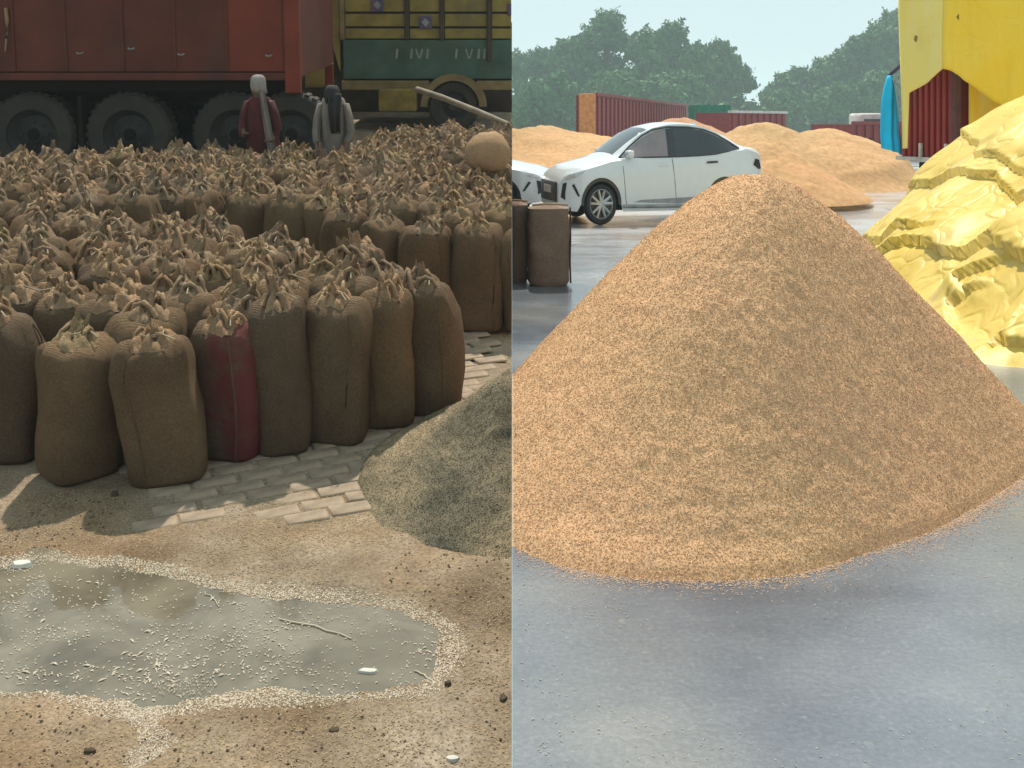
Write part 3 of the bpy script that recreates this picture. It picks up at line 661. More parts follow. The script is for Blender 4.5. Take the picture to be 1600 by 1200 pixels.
D1 = 13.0
def lx(px, D): return la(px, 200, D).x
xr_ = lx(474, D1); xl_ = -8.2
tr = empty('red_trailer', ML @ Matrix.Translation((0, D1, 0)), 'red steel-sided trailer standing on big dark wheels behind the sacks', 'trailer')
zb = 1.22; zt = 4.3
x = xr_ - .20; k = 0
pw = .62
MB().box(((xl_ + xr_) / 2, 1.25, (zb + zt) / 2), (xr_ - xl_ - .04, 2.4, zt - zb - .02)).obj('cargo_box', M['red_trailer'], tr)
while x > xl_:
    w_ = pw if k % 3 else .68
    MB().box((x - w_ / 2, -.0 - .004 * (k % 2), (zb + zt) / 2 + .03), (w_ - .004, .03, zt - zb - .1), bev=.004).obj('panel', M['red_trailer'] if k else M['red_trailer2'], tr)
    MB().box((x - .005, -.012, (zb + zt) / 2 + .03), (.035, .04, zt - zb - .1), bev=.008).obj('rib', M['red_trailer'], tr)
    x -= w_; k += 1
MB().box(((xl_ + xr_) / 2, -.015, zb + .02), (xr_ - xl_, .07, .09), bev=.01).obj('bottom_rail', M['red_trailer'], tr)
MB().box((xr_ - .10, -.02, (zb + zt) / 2 - .1), (.19, .09, zt - zb + .16), bev=.015).obj('corner_post', M['red_trailer2'], tr)
MB().box((xr_ - .06, 2.3, zb - .34), (.12, .06, .74), bev=.01).obj('mud_guard', M['red_trailer2'], tr)
for (px, py) in ((125, 82), (205, 75), (283, 84), (420, 86)):
    p = la(px, py, D1 - .05); MB().tube([(p.x - .035, -.05, p.z + .0), (p.x - .02, -.075, p.z - .012), (p.x + .02, -.075, p.z - .012), (p.x + .035, -.05, p.z)], .011, 6).obj('rope_hook', M['whitepaint'], tr, smooth=True)
p = la(12, 12, D1); q = la(11, 80, D1)
MB().tube([(p.x, -.05, p.z), (p.x + .01, -.055, (p.z * .7 + q.z * .3)), (p.x - .01, -.055, (p.z * .3 + q.z * .7)), (q.x, -.05, q.z)], [.02, .022, .014, .006], 6).obj('rope_end', M['jute_pale'], tr, smooth=True)
MB().box(((xl_ + xr_) / 2 - .2, .55, 1.02), (xr_ - xl_ - .3, .14, .26)).box(((xl_ + xr_) / 2 - .2, 1.95, 1.02), (xr_ - xl_ - .3, .14, .26)).obj('chassis', M['black'], tr)
MB().box(((xl_ + xr_) / 2 - .1, .62, 1.13), (xr_ - xl_ - .2, 1.0, .14)).obj('cross_member', M['black'], tr)
for px in (45, 197, 365, 452):
    wheel(tr, lx(px, D1) , .22, .52, .52, .30, M['hub'], M['tyre'])
    if px < 450: wheel(tr, lx(px, D1), 2.0, .52, .52, .30, M['hub'], M['tyre_dark'], 20, False)
    MB().tube([(lx(px, D1), .1, .52), (lx(px, D1), 2.3, .52)], .08, 8).obj('axle', M['black'], tr)
MB().box((lx(122, D1), .2, .62), (.05, .25, .75)).obj('mud_flap', M['black'], tr)

D2 = 17.5
yt = empty('yellow_truck', ML @ Matrix.Translation((0, D2, 0)), 'yellow and green cargo truck with planked side behind the red trailer', 'truck')
def z2(py): return la(700, py, D2).z
X0, X1 = lx(538, D2), -.004
zg0, zg1 = z2(124), z2(62)
MB().box(((X0 + X1) / 2, 1.25, (zg0 + 3.1) / 2), (X1 - X0 - .02, 2.3, 3.1 - zg0 - .04)).obj('cargo_body', M['darkpost'], yt)
MB().box(((X0 + X1) / 2, .05, (zg0 + zg1) / 2), (X1 - X0, .08, zg1 - zg0 - .01), bev=.01).obj('side_board', M['ygreen'], yt)
posts = [lx(p, D2) for p in (538, 638, 692, 765)] + [X1 + .03]
rows = [z2(62), z2(43), z2(20), z2(-3), z2(-27), z2(-50), z2(-74), z2(-98)]
for i in range(4):
    for j in range(7):
        x0_, x1_ = posts[i] + .04, min(posts[i + 1] - .04, X1)
        MB().box(((x0_ + x1_) / 2, .04 + .004 * (j % 2), (rows[j] + rows[j + 1]) / 2), (x1_ - x0_, .05, rows[j + 1] - rows[j] - .035), bev=.008).obj('plank', M['ychalk'], yt)
for i in range(4):
    MB().box((posts[i] + .0, .0, (zg1 - .35 * (i == 3) - .0 + 3.1) / 2), (.07, .12, 3.1 - zg1 + .35 * (i == 3)), bev=.01).obj('post', M['darkpost'] if i else M['ytrim'], yt)
for (px, py) in ((590, 8), (665, 35), (797, 15)):
    p = la(px, py, D2); w_ = .2 if px < 790 else .06; MB().box((min(p.x, -w_ / 2 - .01), -.012, p.z), (w_, .03, .2), bev=.01).obj('ornament_plate', M['purple'], yt)
    if px < 790:
        MB().box((p.x, -.030, p.z), (.10, .012, .09), ry=.78, bev=.004).obj('ornament_mark', M['whitepaint'], yt)
# faded white letters on the green board (too worn to read in the photograph)
for (px, shp) in ((620, 'I'), (643, 'I'), (655, 'V'), (668, 'I'), (713, 'I'), (733, 'V'), (748, 'I'), (757, 'I')):
    p = la(px, 84, D2); b = MB()
    if shp == 'I': b.box((p.x, .004, p.z), (.035, .012, .16), ry=.1)
    else: b.box((p.x - .03, .004, p.z), (.025, .012, .16), ry=-.3).box((p.x + .03, .004, p.z), (.025, .012, .16), ry=.3)
    b.obj('faded_letter', M['whitepaint'], yt)
za, zb2 = z2(128), z2(138)
ax, az, ar = lx(709, D2), z2(166), .37
MB().box(((X0 + ax - ar) / 2 - .02, .0, (za + zb2) / 2), (ax - ar - X0, .14, za - zb2 + .04), bev=.01).obj('lower_rail', M['ytrim'], yt)
b = MB(); b.box(((ax + ar + X1) / 2, .0, (za + zb2) / 2), (X1 - ax - ar, .14, za - zb2 + .04), bev=.01); b.obj('lower_rail', M['ytrim'], yt)
V = []; nA = 16
for k in range(nA + 1):
    a = math.pi * k / nA
    for rr2 in (.42, .53):
        for yy in (-.08, .14): V.append((ax + rr2 * math.cos(a), yy, az + rr2 * math.sin(a)))
Q = []
for k in range(nA):
    s0, s1 = k * 4, k * 4 + 4; Q += [(s0, s0 + 2, s1 + 2, s1), (s0 + 1, s1 + 1, s1 + 3, s0 + 3), (s0 + 2, s0 + 3, s1 + 3, s1 + 2), (s0, s1, s1 + 1, s0 + 1)]
MB().add(V, Q).obj('wheel_arch', M['ytrim'], yt, smooth=True)
p = la(623, 155, D2); MB().box((p.x, -.02, p.z), (.60, .4, .36), bev=.02).obj('tool_box', M['ybox'], yt)
wheel(yt, ax, .1, .41, .41, .24, M['hub'], M['tyre']); 
MB().box(((X0 + X1) / 2, 1.2, .74), (X1 - X0, 1.4, .2)).obj('chassis', M['black'], yt)
# cab side of the yellow truck, beyond the dark post
xa, xb = lx(514, D2), X0 - .05
b = MB(); zA, zB = z2(112), z2(40)
b.add([(xa, 0, zB), (xb, 0, zA + .0), (xb, 0, 3.0), (xa, 0, 3.0), (xa, .4, zB), (xb, .4, zA), (xb, .4, 3.0), (xa, .4, 3.0)], [(0, 1, 2, 3), (4, 7, 6, 5), (0, 4, 5, 1), (1, 5, 6, 2), (2, 6, 7, 3), (3, 7, 4, 0)])
b.obj('cab_panel', M['ychalk'], yt)
MB().box((xa - .9, 1.2, 1.7), (1.7, 2.2, 2.0), bev=.08).obj('cab', M['ychalk'], yt, smooth=True)

wl_ = empty('backing_wall', ML @ Matrix.Translation((0, 20.6, 0)), 'low dark wall added behind the trucks to keep the gap dark', 'wall')  # added wall, hides the bright ground so the gap under the trucks stays dark
MB().box((-6.002, 0, .8), (12, .25, 1.6)).obj('wall', M['darkwall'], wl_); MB().box((-6.002, 0, 1.64), (12, .33, .08), bev=.01).obj('coping', M['darkwall'], wl_)

A_, B_ = la(652, 140, 14.6), la(800, 196, 12.4)
o = MB().tube([A_, A_.lerp(B_, .3) + Vector((0, 0, .02)), A_.lerp(B_, .7) + Vector((0, 0, .01)), B_ - Vector((.02, 0, 0))], [.045, .042, .04, .035], 8).obj('bamboo_pole', M['pole'], M=ML, smooth=True)
tag(o, 'long pale pole slanting from the ochre toolbox down to the far sacks', 'pole')

# ------------------------------------------------------------------ people among the far sacks
def skin_body(name, joints, edges, mat, parent, lvl=2):
    me = bpy.data.meshes.new(name); me.from_pydata([j[0] for j in joints], edges, []); me.update()
    o = bpy.data.objects.new(name, me); COL.objects.link(o); o.parent = parent
    bm = bmesh.new(); bm.from_mesh(me); sl = bm.verts.layers.skin.verify(); bm.verts.ensure_lookup_table()
    for i, j in enumerate(joints):
        r = j[1]; bm.verts[i][sl].radius = (r, r) if not isinstance(r, tuple) else r; bm.verts[i][sl].use_root = (i == 0)
    bm.to_mesh(me); bm.free(); me.materials.append(mat)
    s = o.modifiers.new('skin', 'SKIN'); s.use_smooth_shade = True; ss = o.modifiers.new('sub', 'SUBSURF'); ss.levels = lvl; ss.render_levels = lvl
    return o
def person(M_, stoop, h, arms, matbody):
    k = h / 1.6; f = stoop
    J = [((0, 0, .86 * k), (.14, .11)), ((0, .02 - .3 * f, 1.10 * k), (.13, .10)), ((0, -.5 * f, 1.32 * k - .1 * f), (.15, .10)), ((0, -.62 * f, 1.40 * k - .12 * f), .055),
         ((0, -.72 * f, 1.46 * k - .14 * f), (.085, .095)), ((0, -.75 * f, 1.56 * k - .14 * f), (.075, .085))]
    E = [(0, 1), (1, 2), (2, 3), (3, 4), (4, 5)]
    for s in (-1, 1):
        b = len(J); J += [((s * .09, 0, .80 * k), .09), ((s * .10, -.02, .46 * k), .06), ((s * .10, .02, .09 * k), .04), ((s * .10, -.10, .035 * k), .035)]
        E += [(0, b), (b, b + 1), (b + 1, b + 2), (b + 2, b + 3)]
        b = len(J); sh = Vector((s * .16, -.5 * f, 1.31 * k - .1 * f)); el, wr, ha = arms[0 if s < 0 else 1]
        J += [(tuple(sh), .055), (el, .042), (wr, .028), (ha, .033)]; E += [(2, b), (b, b + 1), (b + 1, b + 2), (b + 2, b + 3)]
        # fingers and thumb
        d = (Vector(ha) - Vector(wr)).normalized(); side = Vector((1, 0, 0)) if abs(d.x) < .7 else Vector((0, 1, 0))
        for q, (off, ln) in enumerate(((-.024, .055), (-.008, .065), (.008, .06), (.024, .045), (.04, .03))):
            c = len(J); p0 = Vector(ha) + side * off; p1 = p0 + d * ln * .6 + Vector((0, -.005, 0)); p2 = p0 + d * ln + Vector((0, -.018, -.006))
            J += [(tuple(p0 + d * .012), .009), (tuple(p1), .008), (tuple(p2), .006)]; E += [(b + 3, c), (c, c + 1), (c + 1, c + 2)]
    return J, E
def drape(name, rings, mat, parent, folds=7, amp=.06, seed=0, open_top=False):
    # rings: (cx, cy, z, rx, ry)
    r = random.Random(seed); n = 36; ph = [r.uniform(0, 6.28) for _ in range(3)]; V = []
    for i, (cx_, cy_, z_, rx_, ry_) in enumerate(rings):
        f = i / (len(rings) - 1)
        for j in range(n):
            th = 2 * math.pi * j / n; q = 1 + f * amp * (math.sin(folds * th + ph[0]) + .5 * math.sin((folds + 4) * th + ph[1] + f * 2))
            V.append((cx_ + rx_ * q * math.cos(th), cy_ + ry_ * q * math.sin(th), z_ + .01 * math.sin(3 * th + ph[2]) * f))
    Q = [(i * n + j, i * n + (j + 1) % n, (i + 1) * n + (j + 1) % n, (i + 1) * n + j) for i in range(len(rings) - 1) for j in range(n)]
    if not open_top: Q.append(tuple(range(n)))
    o = MB().add(V, Q).obj(name, mat, parent, smooth=80); s = o.modifiers.new('thick', 'SOLIDIFY'); s.thickness = .006; return o
# 1: standing, pale headcloth, maroon wrap, seen from behind-left
p = lg(412, 342); zg = .0; s_ = F / p.y
P1 = empty('person', ML @ Matrix.Translation((p.x, p.y, 0)) @ Matrix.Diagonal((.72, .85, 1, 1)), 'person in a maroon wrap and pale headcloth standing among the far sacks', 'person', None)
k1 = (342 - 116) / s_ / 1.62 * 1.62 / 1.62 * 1.0
h1 = (342 - 116) / s_
J, E = person(None, .12, h1, [((-.23, -.02, 1.05 * h1 / 1.6), (-.18, -.2, .98 * h1 / 1.6), (-.14, -.27, 1.0 * h1 / 1.6)), ((.24, -.04, 1.03 * h1 / 1.6), (.2, -.2, .93 * h1 / 1.6), (.17, -.27, .93 * h1 / 1.6))], None)
skin_body('body', J, E, M['skin'], P1)
kk = h1 / 1.6
drape('wrap', [(0, -.06, 1.41 * kk, .07, .07), (0, -.04, 1.36 * kk, .15, .11), (.0, -.02, 1.22 * kk, .20, .15), (.01, 0, 1.02 * kk, .21, .17), (.02, 0, .8 * kk, .22, .19), (.04, 0, .5 * kk, .24, .21), (.05, 0, .15 * kk, .26, .22)], M['maroon'], P1, seed=2)
for s in (-1, 1): drape('sleeve', [(s * .14, -.05, 1.34 * kk, .06, .07), (s * .20, -.06, 1.18 * kk, .07, .08), (s * .235, -.05, 1.02 * kk, .065, .075), (s * .21, -.14, .96 * kk, .05, .05)], M['maroon'], P1, seed=16 + s, amp=.05)
hd = drape('headcloth', [(0, -.09, 1.635 * kk, .02, .02), (0, -.09, 1.63 * kk, .06, .06), (0, -.09, 1.60 * kk, .092, .10), (0, -.085, 1.54 * kk, .104, .115), (0, -.075, 1.48 * kk, .10, .11), (.01, -.05, 1.42 * kk, .10, .10)], M['headcloth'], P1, seed=3, amp=.03)
# long end of the headcloth down one side of the back
V = []; 
for i in range(10):
    t = i / 9
    for j in range(6):
        u = j / 5 - .5; V.append((.06 + .16 * t + u * (.08 + .05 * t), -.16 - .06 * t - .02 * math.cos(u * 9), (1.46 - .8 * t) * kk + .01 * math.sin(i + j)))
o = MB().add(V, [(i * 6 + j, i * 6 + j + 1, (i + 1) * 6 + j + 1, (i + 1) * 6 + j) for i in range(9) for j in range(5)]).obj('scarf_end', M['greycloth'], P1, smooth=80)
o.modifiers.new('thick', 'SOLIDIFY').thickness = .008
# 2: bent figure in pale loose clothes, dark scarf over head and back
p = lg(527, 345); s_ = F / p.y; h2 = (345 - 128) / s_ * 1.04
P2 = empty('person', ML @ Matrix.Translation((p.x, p.y, 0)) @ Matrix.Diagonal((.70, .9, 1, 1)), 'person in loose pale grey clothes with a dark scarf, stooping beside the red trailer', 'person')
kk = h2 / 1.6
J, E = person(None, .22, h2, [((-.24, -.1, 1.02 * kk), (-.2, -.28, .88 * kk), (-.17, -.34, .84 * kk)), ((.24, -.1, 1.02 * kk), (.2, -.28, .88 * kk), (.17, -.34, .84 * kk))], None)
skin_body('body', J, E, M['skin'], P2)
drape('tunic', [(0, -.12, 1.44 * kk, .07, .07), (0, -.1, 1.39 * kk, .15, .12), (0, -.07, 1.26 * kk, .20, .17), (0, -.03, 1.05 * kk, .20, .19), (0, 0, .8 * kk, .21, .2), (0, 0, .5 * kk, .22, .21)], M['greycloth'], P2, seed=5, amp=.05)
for s in (-1, 1):
    drape('sleeve', [(s * .16, -.11, 1.34 * kk, .06, .07), (s * .21, -.12, 1.18 * kk, .065, .075), (s * .235, -.13, 1.02 * kk, .06, .065), (s * .215, -.22, .93 * kk, .05, .05)], M['greycloth'], P2, seed=6 + s, amp=.05)
    drape('trouser_leg', [(s * .09, 0, .6 * kk, .10, .10), (s * .10, 0, .35 * kk, .10, .10), (s * .10, 0, .08 * kk, .08, .08)], M['greycloth'], P2, seed=9 + s, amp=.05)
drape('scarf', [(0, -.18, 1.55 * kk, .02, .02), (0, -.18, 1.545 * kk, .07, .07), (0, -.18, 1.50 * kk, .098, .11), (0, -.17, 1.43 * kk, .11, .12), (.02, -.17, 1.36 * kk, .10, .12)], M['darkscarf'], P2, seed=8, amp=.05)
V = []
for i in range(10):
    t = i / 9
    for j in range(8):
        u = j / 7 - .5; V.append((.06 + u * (.18 - .05 * t), -.27 - .05 * math.sin(t * 3) - .02 * math.cos(u * 12), (1.47 - .42 * t - .03 * abs(math.sin(j * 1.9)) * t) * kk))
o = MB().add(V, [(i * 8 + j, i * 8 + j + 1, (i + 1) * 8 + j + 1, (i + 1) * 8 + j) for i in range(9) for j in range(7)]).obj('scarf_end', M['darkscarf'], P2, smooth=80)
o.modifiers.new('thick', 'SOLIDIFY').thickness = .008

# ------------------------------------------------------------------ the big paddy heap (right)
ax_, ay_, aH = 1.13, 4.95, 1.27
base_px = [(802, 856), (840, 876), (900, 896), (1000, 907), (1090, 910), (1180, 908), (1270, 895), (1340, 868), (1400, 850), (1500, 805), (1560, 770), (1600, 742), (1650, 690)]
pts = [tuple(rg(*p)[:2]) for p in base_px] + [(2.62, 5.35), (2.38, 5.85), (1.8, 6.2), (1.1, 6.25), (.4, 6.1), (-.12, 5.65), (-.32, 5.1), (-.32, 4.5)]
V, Q, _ = heap('paddy', ax_, ay_, outline(ax_, ay_, pts), aH, 520, 230, 70, (.05, .012, .009), (1.3, 7, 34), tip=.085, foot=-.10)
me = np_mesh('paddy_heap', V, Q, True); cut_x0(me, MI, 1)
big = link('paddy_heap', me, M['grain']); tag(big, 'large golden-brown cone of paddy grain on the wet ground in the foreground', 'heap')
P, N = surf_points(V, Q, 115000, nr, lambda A: (A[:, 0] > .0) * (A[:, 1] < ay_ + .5) * 1.0)
k = P[:, 0] > .008; P, N = P[k], N[k]
fv, fq = flakes(P, N, .0105, .0036, nr, lift=.55); o = link('grain', np_mesh('grain', fv, fq), M['grain'], big, kind='stuff')
# spilled grain around the foot, thinning out over the wet floor
tt, rr = outline(ax_, ay_, pts); n = 16000
th = nr.uniform(0, 2 * np.pi, n); R_ = np.interp(th, tt, rr, period=2 * np.pi) * (.985 + .03 * vn(th * 9, th * 0, 5)) + np.abs(nr.exponential(.035, n))
P = np.stack([ax_ + R_ * np.cos(th), ay_ + R_ * np.sin(th), np.full(n, .001)], 1); P = P[P[:, 0] > .01]
N = np.zeros_like(P); N[:, 2] = 1; fv, fq = flakes(P, N, .010, .0034, nr, lift=.3)
M['grain_edge'] = mat_grain('pale_spilled_grain', [(.28, (.30, .19, .11)), (.6, (.58, .40, .26))], bigc=((1, 1, 1), (1.1, 1, 1)))
o = link('spilled_grain', np_mesh('spilled_grain', fv, fq), M['grain_edge'], kind='stuff'); tag(o, 'loose grain spilled around the foot of the paddy heap', 'grain')
n = 2600; P = np.stack([nr.uniform(.02, 2.6, n), nr.uniform(2.3, 4.3, n), np.full(n, .001)], 1); P = P[vn(P[:, 0] * 3, P[:, 1] * 3, 14) > -.05]
N = np.zeros_like(P); N[:, 2] = 1; fv, fq = flakes(P, N, .009, .0034, nr, lift=.3)
M['flecks'] = mat_grain('pale_flecks', [(.3, (.26, .25, .22)), (.7, (.52, .50, .45))])
o = link('floor_flecks', np_mesh('floor_flecks', fv, fq), M['flecks'], kind='stuff'); tag(o, 'pale flecks scattered over the wet grey floor', 'litter')

# ------------------------------------------------------------------ yellow tarpaulin over a second heap
TP = [(2.88, 6.9), (3.05, 6.72), (3.4, 6.62), (4.4, 6.5), (6, 6.6), (8.5, 7.4), (9.6, 10), (8.6, 13.2), (6.3, 14.4), (4.75, 14.5), (4.45, 14.0), (3.95, 12.6), (3.4, 10.6), (3.05, 8.6)]
xs = np.arange(2.6, 9.9, .022); ys = np.arange(6.2, 14.8, .024); GX, GY = np.meshgrid(xs, ys)
wx = fbm(GX * .9, GY * .9, 60, 3) * .5; wy = fbm(GX * .9, GY * .9, 63, 3) * .5
sd = sdf_poly(GX, GY, TP) + fbm(GX * 1.6, GY * 1.6, 66, 3) * .10
H = np.where(sd > 0, 3.5 * (1 - np.exp(-sd / 3.5 * 1.02)), sd * .4) * (1 + .16 * np.clip((GX - 4.0) / 1.2, 0, 1))
def facets(sc, seed, ax=1.0, k=.5):
    """crumpled cloth: every cell of a warped cell pattern is a small plane of its own tilt"""
    r = np.random.default_rng(seed); x = (GX + wx * .5) * sc * ax; y = (GY + wy * .5) * sc; ix = np.floor(x).astype(int); iy = np.floor(y).astype(int)
    best = np.full(x.shape, 1e9); out = np.zeros(x.shape)
    for dx in (-1, 0, 1):
        for dy in (-1, 0, 1):
            cx_ = ix + dx + _h(ix + dx, iy + dy, seed); cy_ = iy + dy + _h(ix + dx, iy + dy, seed + 1)
            d = (x - cx_) ** 2 + (y - cy_) ** 2; gx = _h(ix + dx, iy + dy, seed + 2) - .5; gy = _h(ix + dx, iy + dy, seed + 3) - .5; o_ = _h(ix + dx, iy + dy, seed + 4) - .5
            h = (x - cx_) * gx + (y - cy_) * gy + o_ * k; u_ = d < best; out = np.where(u_, h, out); best = np.minimum(best, d)
    return out
def blur(A, n):
    for _ in range(n):
        A = (A + np.roll(A, 1, 0) + np.roll(A, -1, 0) + np.roll(A, 1, 1) + np.roll(A, -1, 1)) / 5
    return A
def crease(sc, seed, ax=1.0, rot=0.):
    """creased cloth: lattice heights joined by flat triangles, so that the folds stay sharp"""
    x0_ = GX * math.cos(rot) + GY * math.sin(rot); y0_ = -GX * math.sin(rot) + GY * math.cos(rot)
    x = (x0_ + wx * .45) * sc * ax; y = (y0_ + wy * .45) * sc; ix = np.floor(x).astype(int); iy = np.floor(y).astype(int); fx = x - ix; fy = y - iy
    a = _h(ix, iy, seed); b = _h(ix + 1, iy, seed); c = _h(ix, iy + 1, seed); d = _h(ix + 1, iy + 1, seed)
    return np.where(fx + fy < 1, a + (b - a) * fx + (c - a) * fy, d + (c - d) * (1 - fx) + (b - d) * (1 - fy)) - .5
fold = .60 * (.46 * blur(crease(.75, 11, .7, .4), 3) + .15 * blur(crease(1.7, 21, .6, 1.1), 1) + .055 * crease(3.9, 31, .7, 2.0) + .014 * crease(8.5, 41, 1, .7))
def onheap(px, py):
    d = ray(px, py)
    for t in np.arange(5.5, 16, .02):
        p = CAM + d * t; i = int((p.x - xs[0]) / .022); j = int((p.y - ys[0]) / .024)
        if 0 <= i < len(xs) and 0 <= j < len(ys) and H[j, i] > p.z: return (p.x, p.y)
    p = rg(px, max(py, 330)); return (p.x, p.y)
led = 0
for pl, amp, wdt in (([(1408, 398), (1440, 388), (1470, 392), (1500, 387), (1530, 380), (1560, 388), (1600, 406), (1660, 400)], .17, .55),
                ([(1350, 382), (1375, 388), (1400, 382), (1440, 376)], .12, .4), ([(1482, 505), (1474, 470), (1500, 455), (1490, 432), (1540, 412)], .10, .3),
                ([(1520, 556), (1536, 538), (1546, 520), (1572, 534), (1600, 540), (1660, 532)], .12, .4), ([(1440, 302), (1480, 290), (1530, 286), (1560, 279), (1590, 308), (1620, 320)], .14, .5),
                ([(1520, 225), (1545, 240), (1540, 262), (1570, 255), (1600, 270)], .10, .35)):
    L_ = [onheap(*p) for p in pl]; dm = np.full(GX.shape, 1e9); sg = np.zeros(GX.shape)
    for (ax__, ay__), (bx__, by__) in zip(L_[:-1], L_[1:]):
        ex, ey = bx__ - ax__, by__ - ay__; t = np.clip(((GX - ax__) * ex + (GY - ay__) * ey) / (ex * ex + ey * ey + 1e-9), 0, 1)
        d = np.hypot(GX - ax__ - ex * t, GY - ay__ - ey * t); c = ex * (GY - ay__) - ey * (GX - ax__); u_ = d < dm; sg = np.where(u_, np.sign(c), sg); dm = np.minimum(dm, d)
    led = led + np.where(sg > 0, amp * np.exp(-dm / wdt), -.035 * np.exp(-dm / .10)) * np.exp(-np.maximum(dm - wdt, 0) * 3)
fold = fold + .50 * led
# overlapping sheet edges: a step along wandering lines
l1 = (sd - 1.05 - .35 * np.sin(GY * 1.3 + 1) - .25 * fbm(GX * 1.5, GY * 1.5, 90, 3)); st = .09 / (1 + np.exp(-l1 * 40))
l2 = (sd - .42 - .2 * np.sin(GY * 2.1) - .2 * fbm(GX * 2, GY * 2, 95, 3)); st2 = .07 / (1 + np.exp(-l2 * 45))
off = np.clip(sd * 6, 0, 1) * (fold + (st + st2) * .45)
gy_, gx_ = np.gradient(H, .024, .022); gx_, gy_ = blur(gx_, 8), blur(gy_, 8); nl = np.sqrt(gx_ ** 2 + gy_ ** 2 + 1)
Z = H + off / nl; GX = GX - off * gx_ / nl; GY = GY - off * gy_ / nl
nx, ny = len(xs), len(ys); idx = np.arange(nx * ny).reshape(ny, nx)
Q = np.stack([idx[:-1, :-1].ravel(), idx[:-1, 1:].ravel(), idx[1:, 1:].ravel(), idx[1:, :-1].ravel()], 1); Q = Q[(sd.ravel()[Q] > -.06).all(1)]
tp = link('covered_heap', np_mesh('covered_heap', np.stack([GX.ravel(), GY.ravel(), Z.ravel()], 1), Q, True), M['tarp'])
bmx = bmesh.new(); bmx.from_mesh(tp.data); bmesh.ops.delete(bmx, geom=[v for v in bmx.verts if not v.link_faces], context='VERTS'); bmx.to_mesh(tp.data); bmx.free()
tag(tp, 'heap covered by a crumpled yellow tarpaulin beside the big paddy cone', 'tarpaulin')

# ------------------------------------------------------------------ tarpaulined red truck (right)
c0 = ra(1412, 250, 17.6); c0.z = 0; c1 = ra(1494, 250, 16.4); c1.z = 0            # left corner, near corner of the end wall
u = (c1 - c0).normalized(); v = Vector((-u.y, u.x, 0)); v = v if v.y > 0 else -v      # u along the end wall, v to the back
Lw = (c1 - c0).length
sidev = Vector((.93, .37, 0)).normalized()
def tw(s, t, z): return c0 + u * s + v * t + Vector((0, 0, z))
rt = empty('red_truck', MI, 'red corrugated truck body under a yellow tarpaulin behind the covered heap', 'truck')
zb, zt = 1.5 - (246 - 195) / F * 17.2, 4.6
E0 = c1 + sidev * 5
poly = [c0, c1, E0, c0 + sidev * 5 + v * .3]
b = MB(); b.add([(q.x, q.y, zb) for q in poly] + [(q.x, q.y, zt) for q in poly], [(0, 1, 5, 4), (1, 2, 6, 5), (2, 3, 7, 6), (3, 0, 4, 7), (4, 5, 6, 7), (3, 2, 1, 0)])
b.obj('cargo_body', M['wine'], rt)
nR = 9
for i in range(nR):
    s = Lw * (i + .5) / nR; p = tw(s, -.025, (zb + zt) / 2)
    MB().box(p, (Lw / nR * .52, .07, zt - zb), rz=math.atan2(u.y, u.x), bev=.012).obj('rib', M['wine'], rt)
MB().box(tw(Lw + .015, -.01, (zb + zt) / 2), (.10, .12, zt - zb + .02), rz=math.atan2(u.y, u.x), bev=.015).obj('corner_post', mat_simple('dull_corner_post', (.12, .05, .05), .6), rt)
MB().box(tw(Lw / 2, -.05, zb - .02), (Lw + .16, .10, .06), rz=math.atan2(u.y, u.x), bev=.01).obj('bumper_rail', M['paletop'], rt)
for s in (.42, .9): MB().box(tw(Lw * s, -.08, zb + .10), (.05, .05, .26), rz=math.atan2(u.y, u.x), bev=.01).obj('latch', M['paletop'], rt)
for s, t in ((.25, .5), (.9, .5)):
    w = wheel(rt, 0, 0, 0, .46, .26, M['hub'], M['tyre_dark'], 24, False); q = tw(Lw * s, t, .46); w.location = q; w.rotation_euler = (0, 0, RAD(70))
MB().box(tw(Lw / 2, .6, .75), (Lw * .8, .8, .3), rz=math.atan2(u.y, u.x)).obj('chassis', M['black'], rt)
MB().box(tw(Lw / 2 + .1, .12, .52), (Lw * 1.0, .08, .16), rz=math.atan2(u.y, u.x), bev=.01).obj('bumper', mat_simple('grey_bumper', (.25, .2, .2), .6), rt)
# tarpaulin over it: outer sheet hung from the top with a stepped hem
N0 = -v; Pf = c0 + N0 * .40
hem_px = [(1403, 236), (1404, 165), (1413, 146), (1440, 130), (1462, 118), (1480, 107), (1494, 112), (1512, 127), (1545, 152), (1580, 176), (1620, 205), (1700, 262), (1800, 330)]
def path(px):        # plan position of the outer sheet under a photo column
    if px <= 1484: return rplane(px, 195, Pf, v)
    A = rplane(1484, 195, Pf, v); B = Vector((8.6, 15.0, 0)); B.z = A.z
    n_ = Vector((-(B - A).y, (B - A).x, 0)); return rplane(px, 195, A, n_)
nu, nv = 110, 46; V = []
pxs = np.linspace(1403, 1800, nu)
for i, px in enumerate(pxs):
    q = path(px); hy = np.interp(px, [h[0] for h in hem_px], [h[1] for h in hem_px])
    if px < 1412: hy = 232 if px < 1411 else 160
    zb_ = CAMZ + (195 - hy) / F * q.y
    for j in range(nv):
        t = j / (nv - 1); z = zb_ + (4.75 - zb_) * t
        px_ = px / 22.
        f = .42 * float(vn(px_ * .28 + t * .8, t * .6, 5)) + .12 * float(vn(px_ * .9 - t * 1.2, t * 1.5, 6)) + .03 * float(vn(px_ * 3, t * 5, 7))
        fo = f * (1 - .5 * t)
        V.append((q.x + N0.x * fo, q.y + N0.y * fo - (.15 * (1 - t) * max(0, min(1, (px - 1484) / 120))), z))
Q = [(i * nv + j, (i + 1) * nv + j, (i + 1) * nv + j + 1, i * nv + j + 1) for i in range(nu - 1) for j in range(nv - 1)]
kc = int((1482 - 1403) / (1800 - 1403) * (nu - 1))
tt_ = MB().add(V, [q for q in Q if q[0] // nv >= kc]); o = tt_.obj('truck_tarpaulin', M['tarp_truck'], smooth=80)
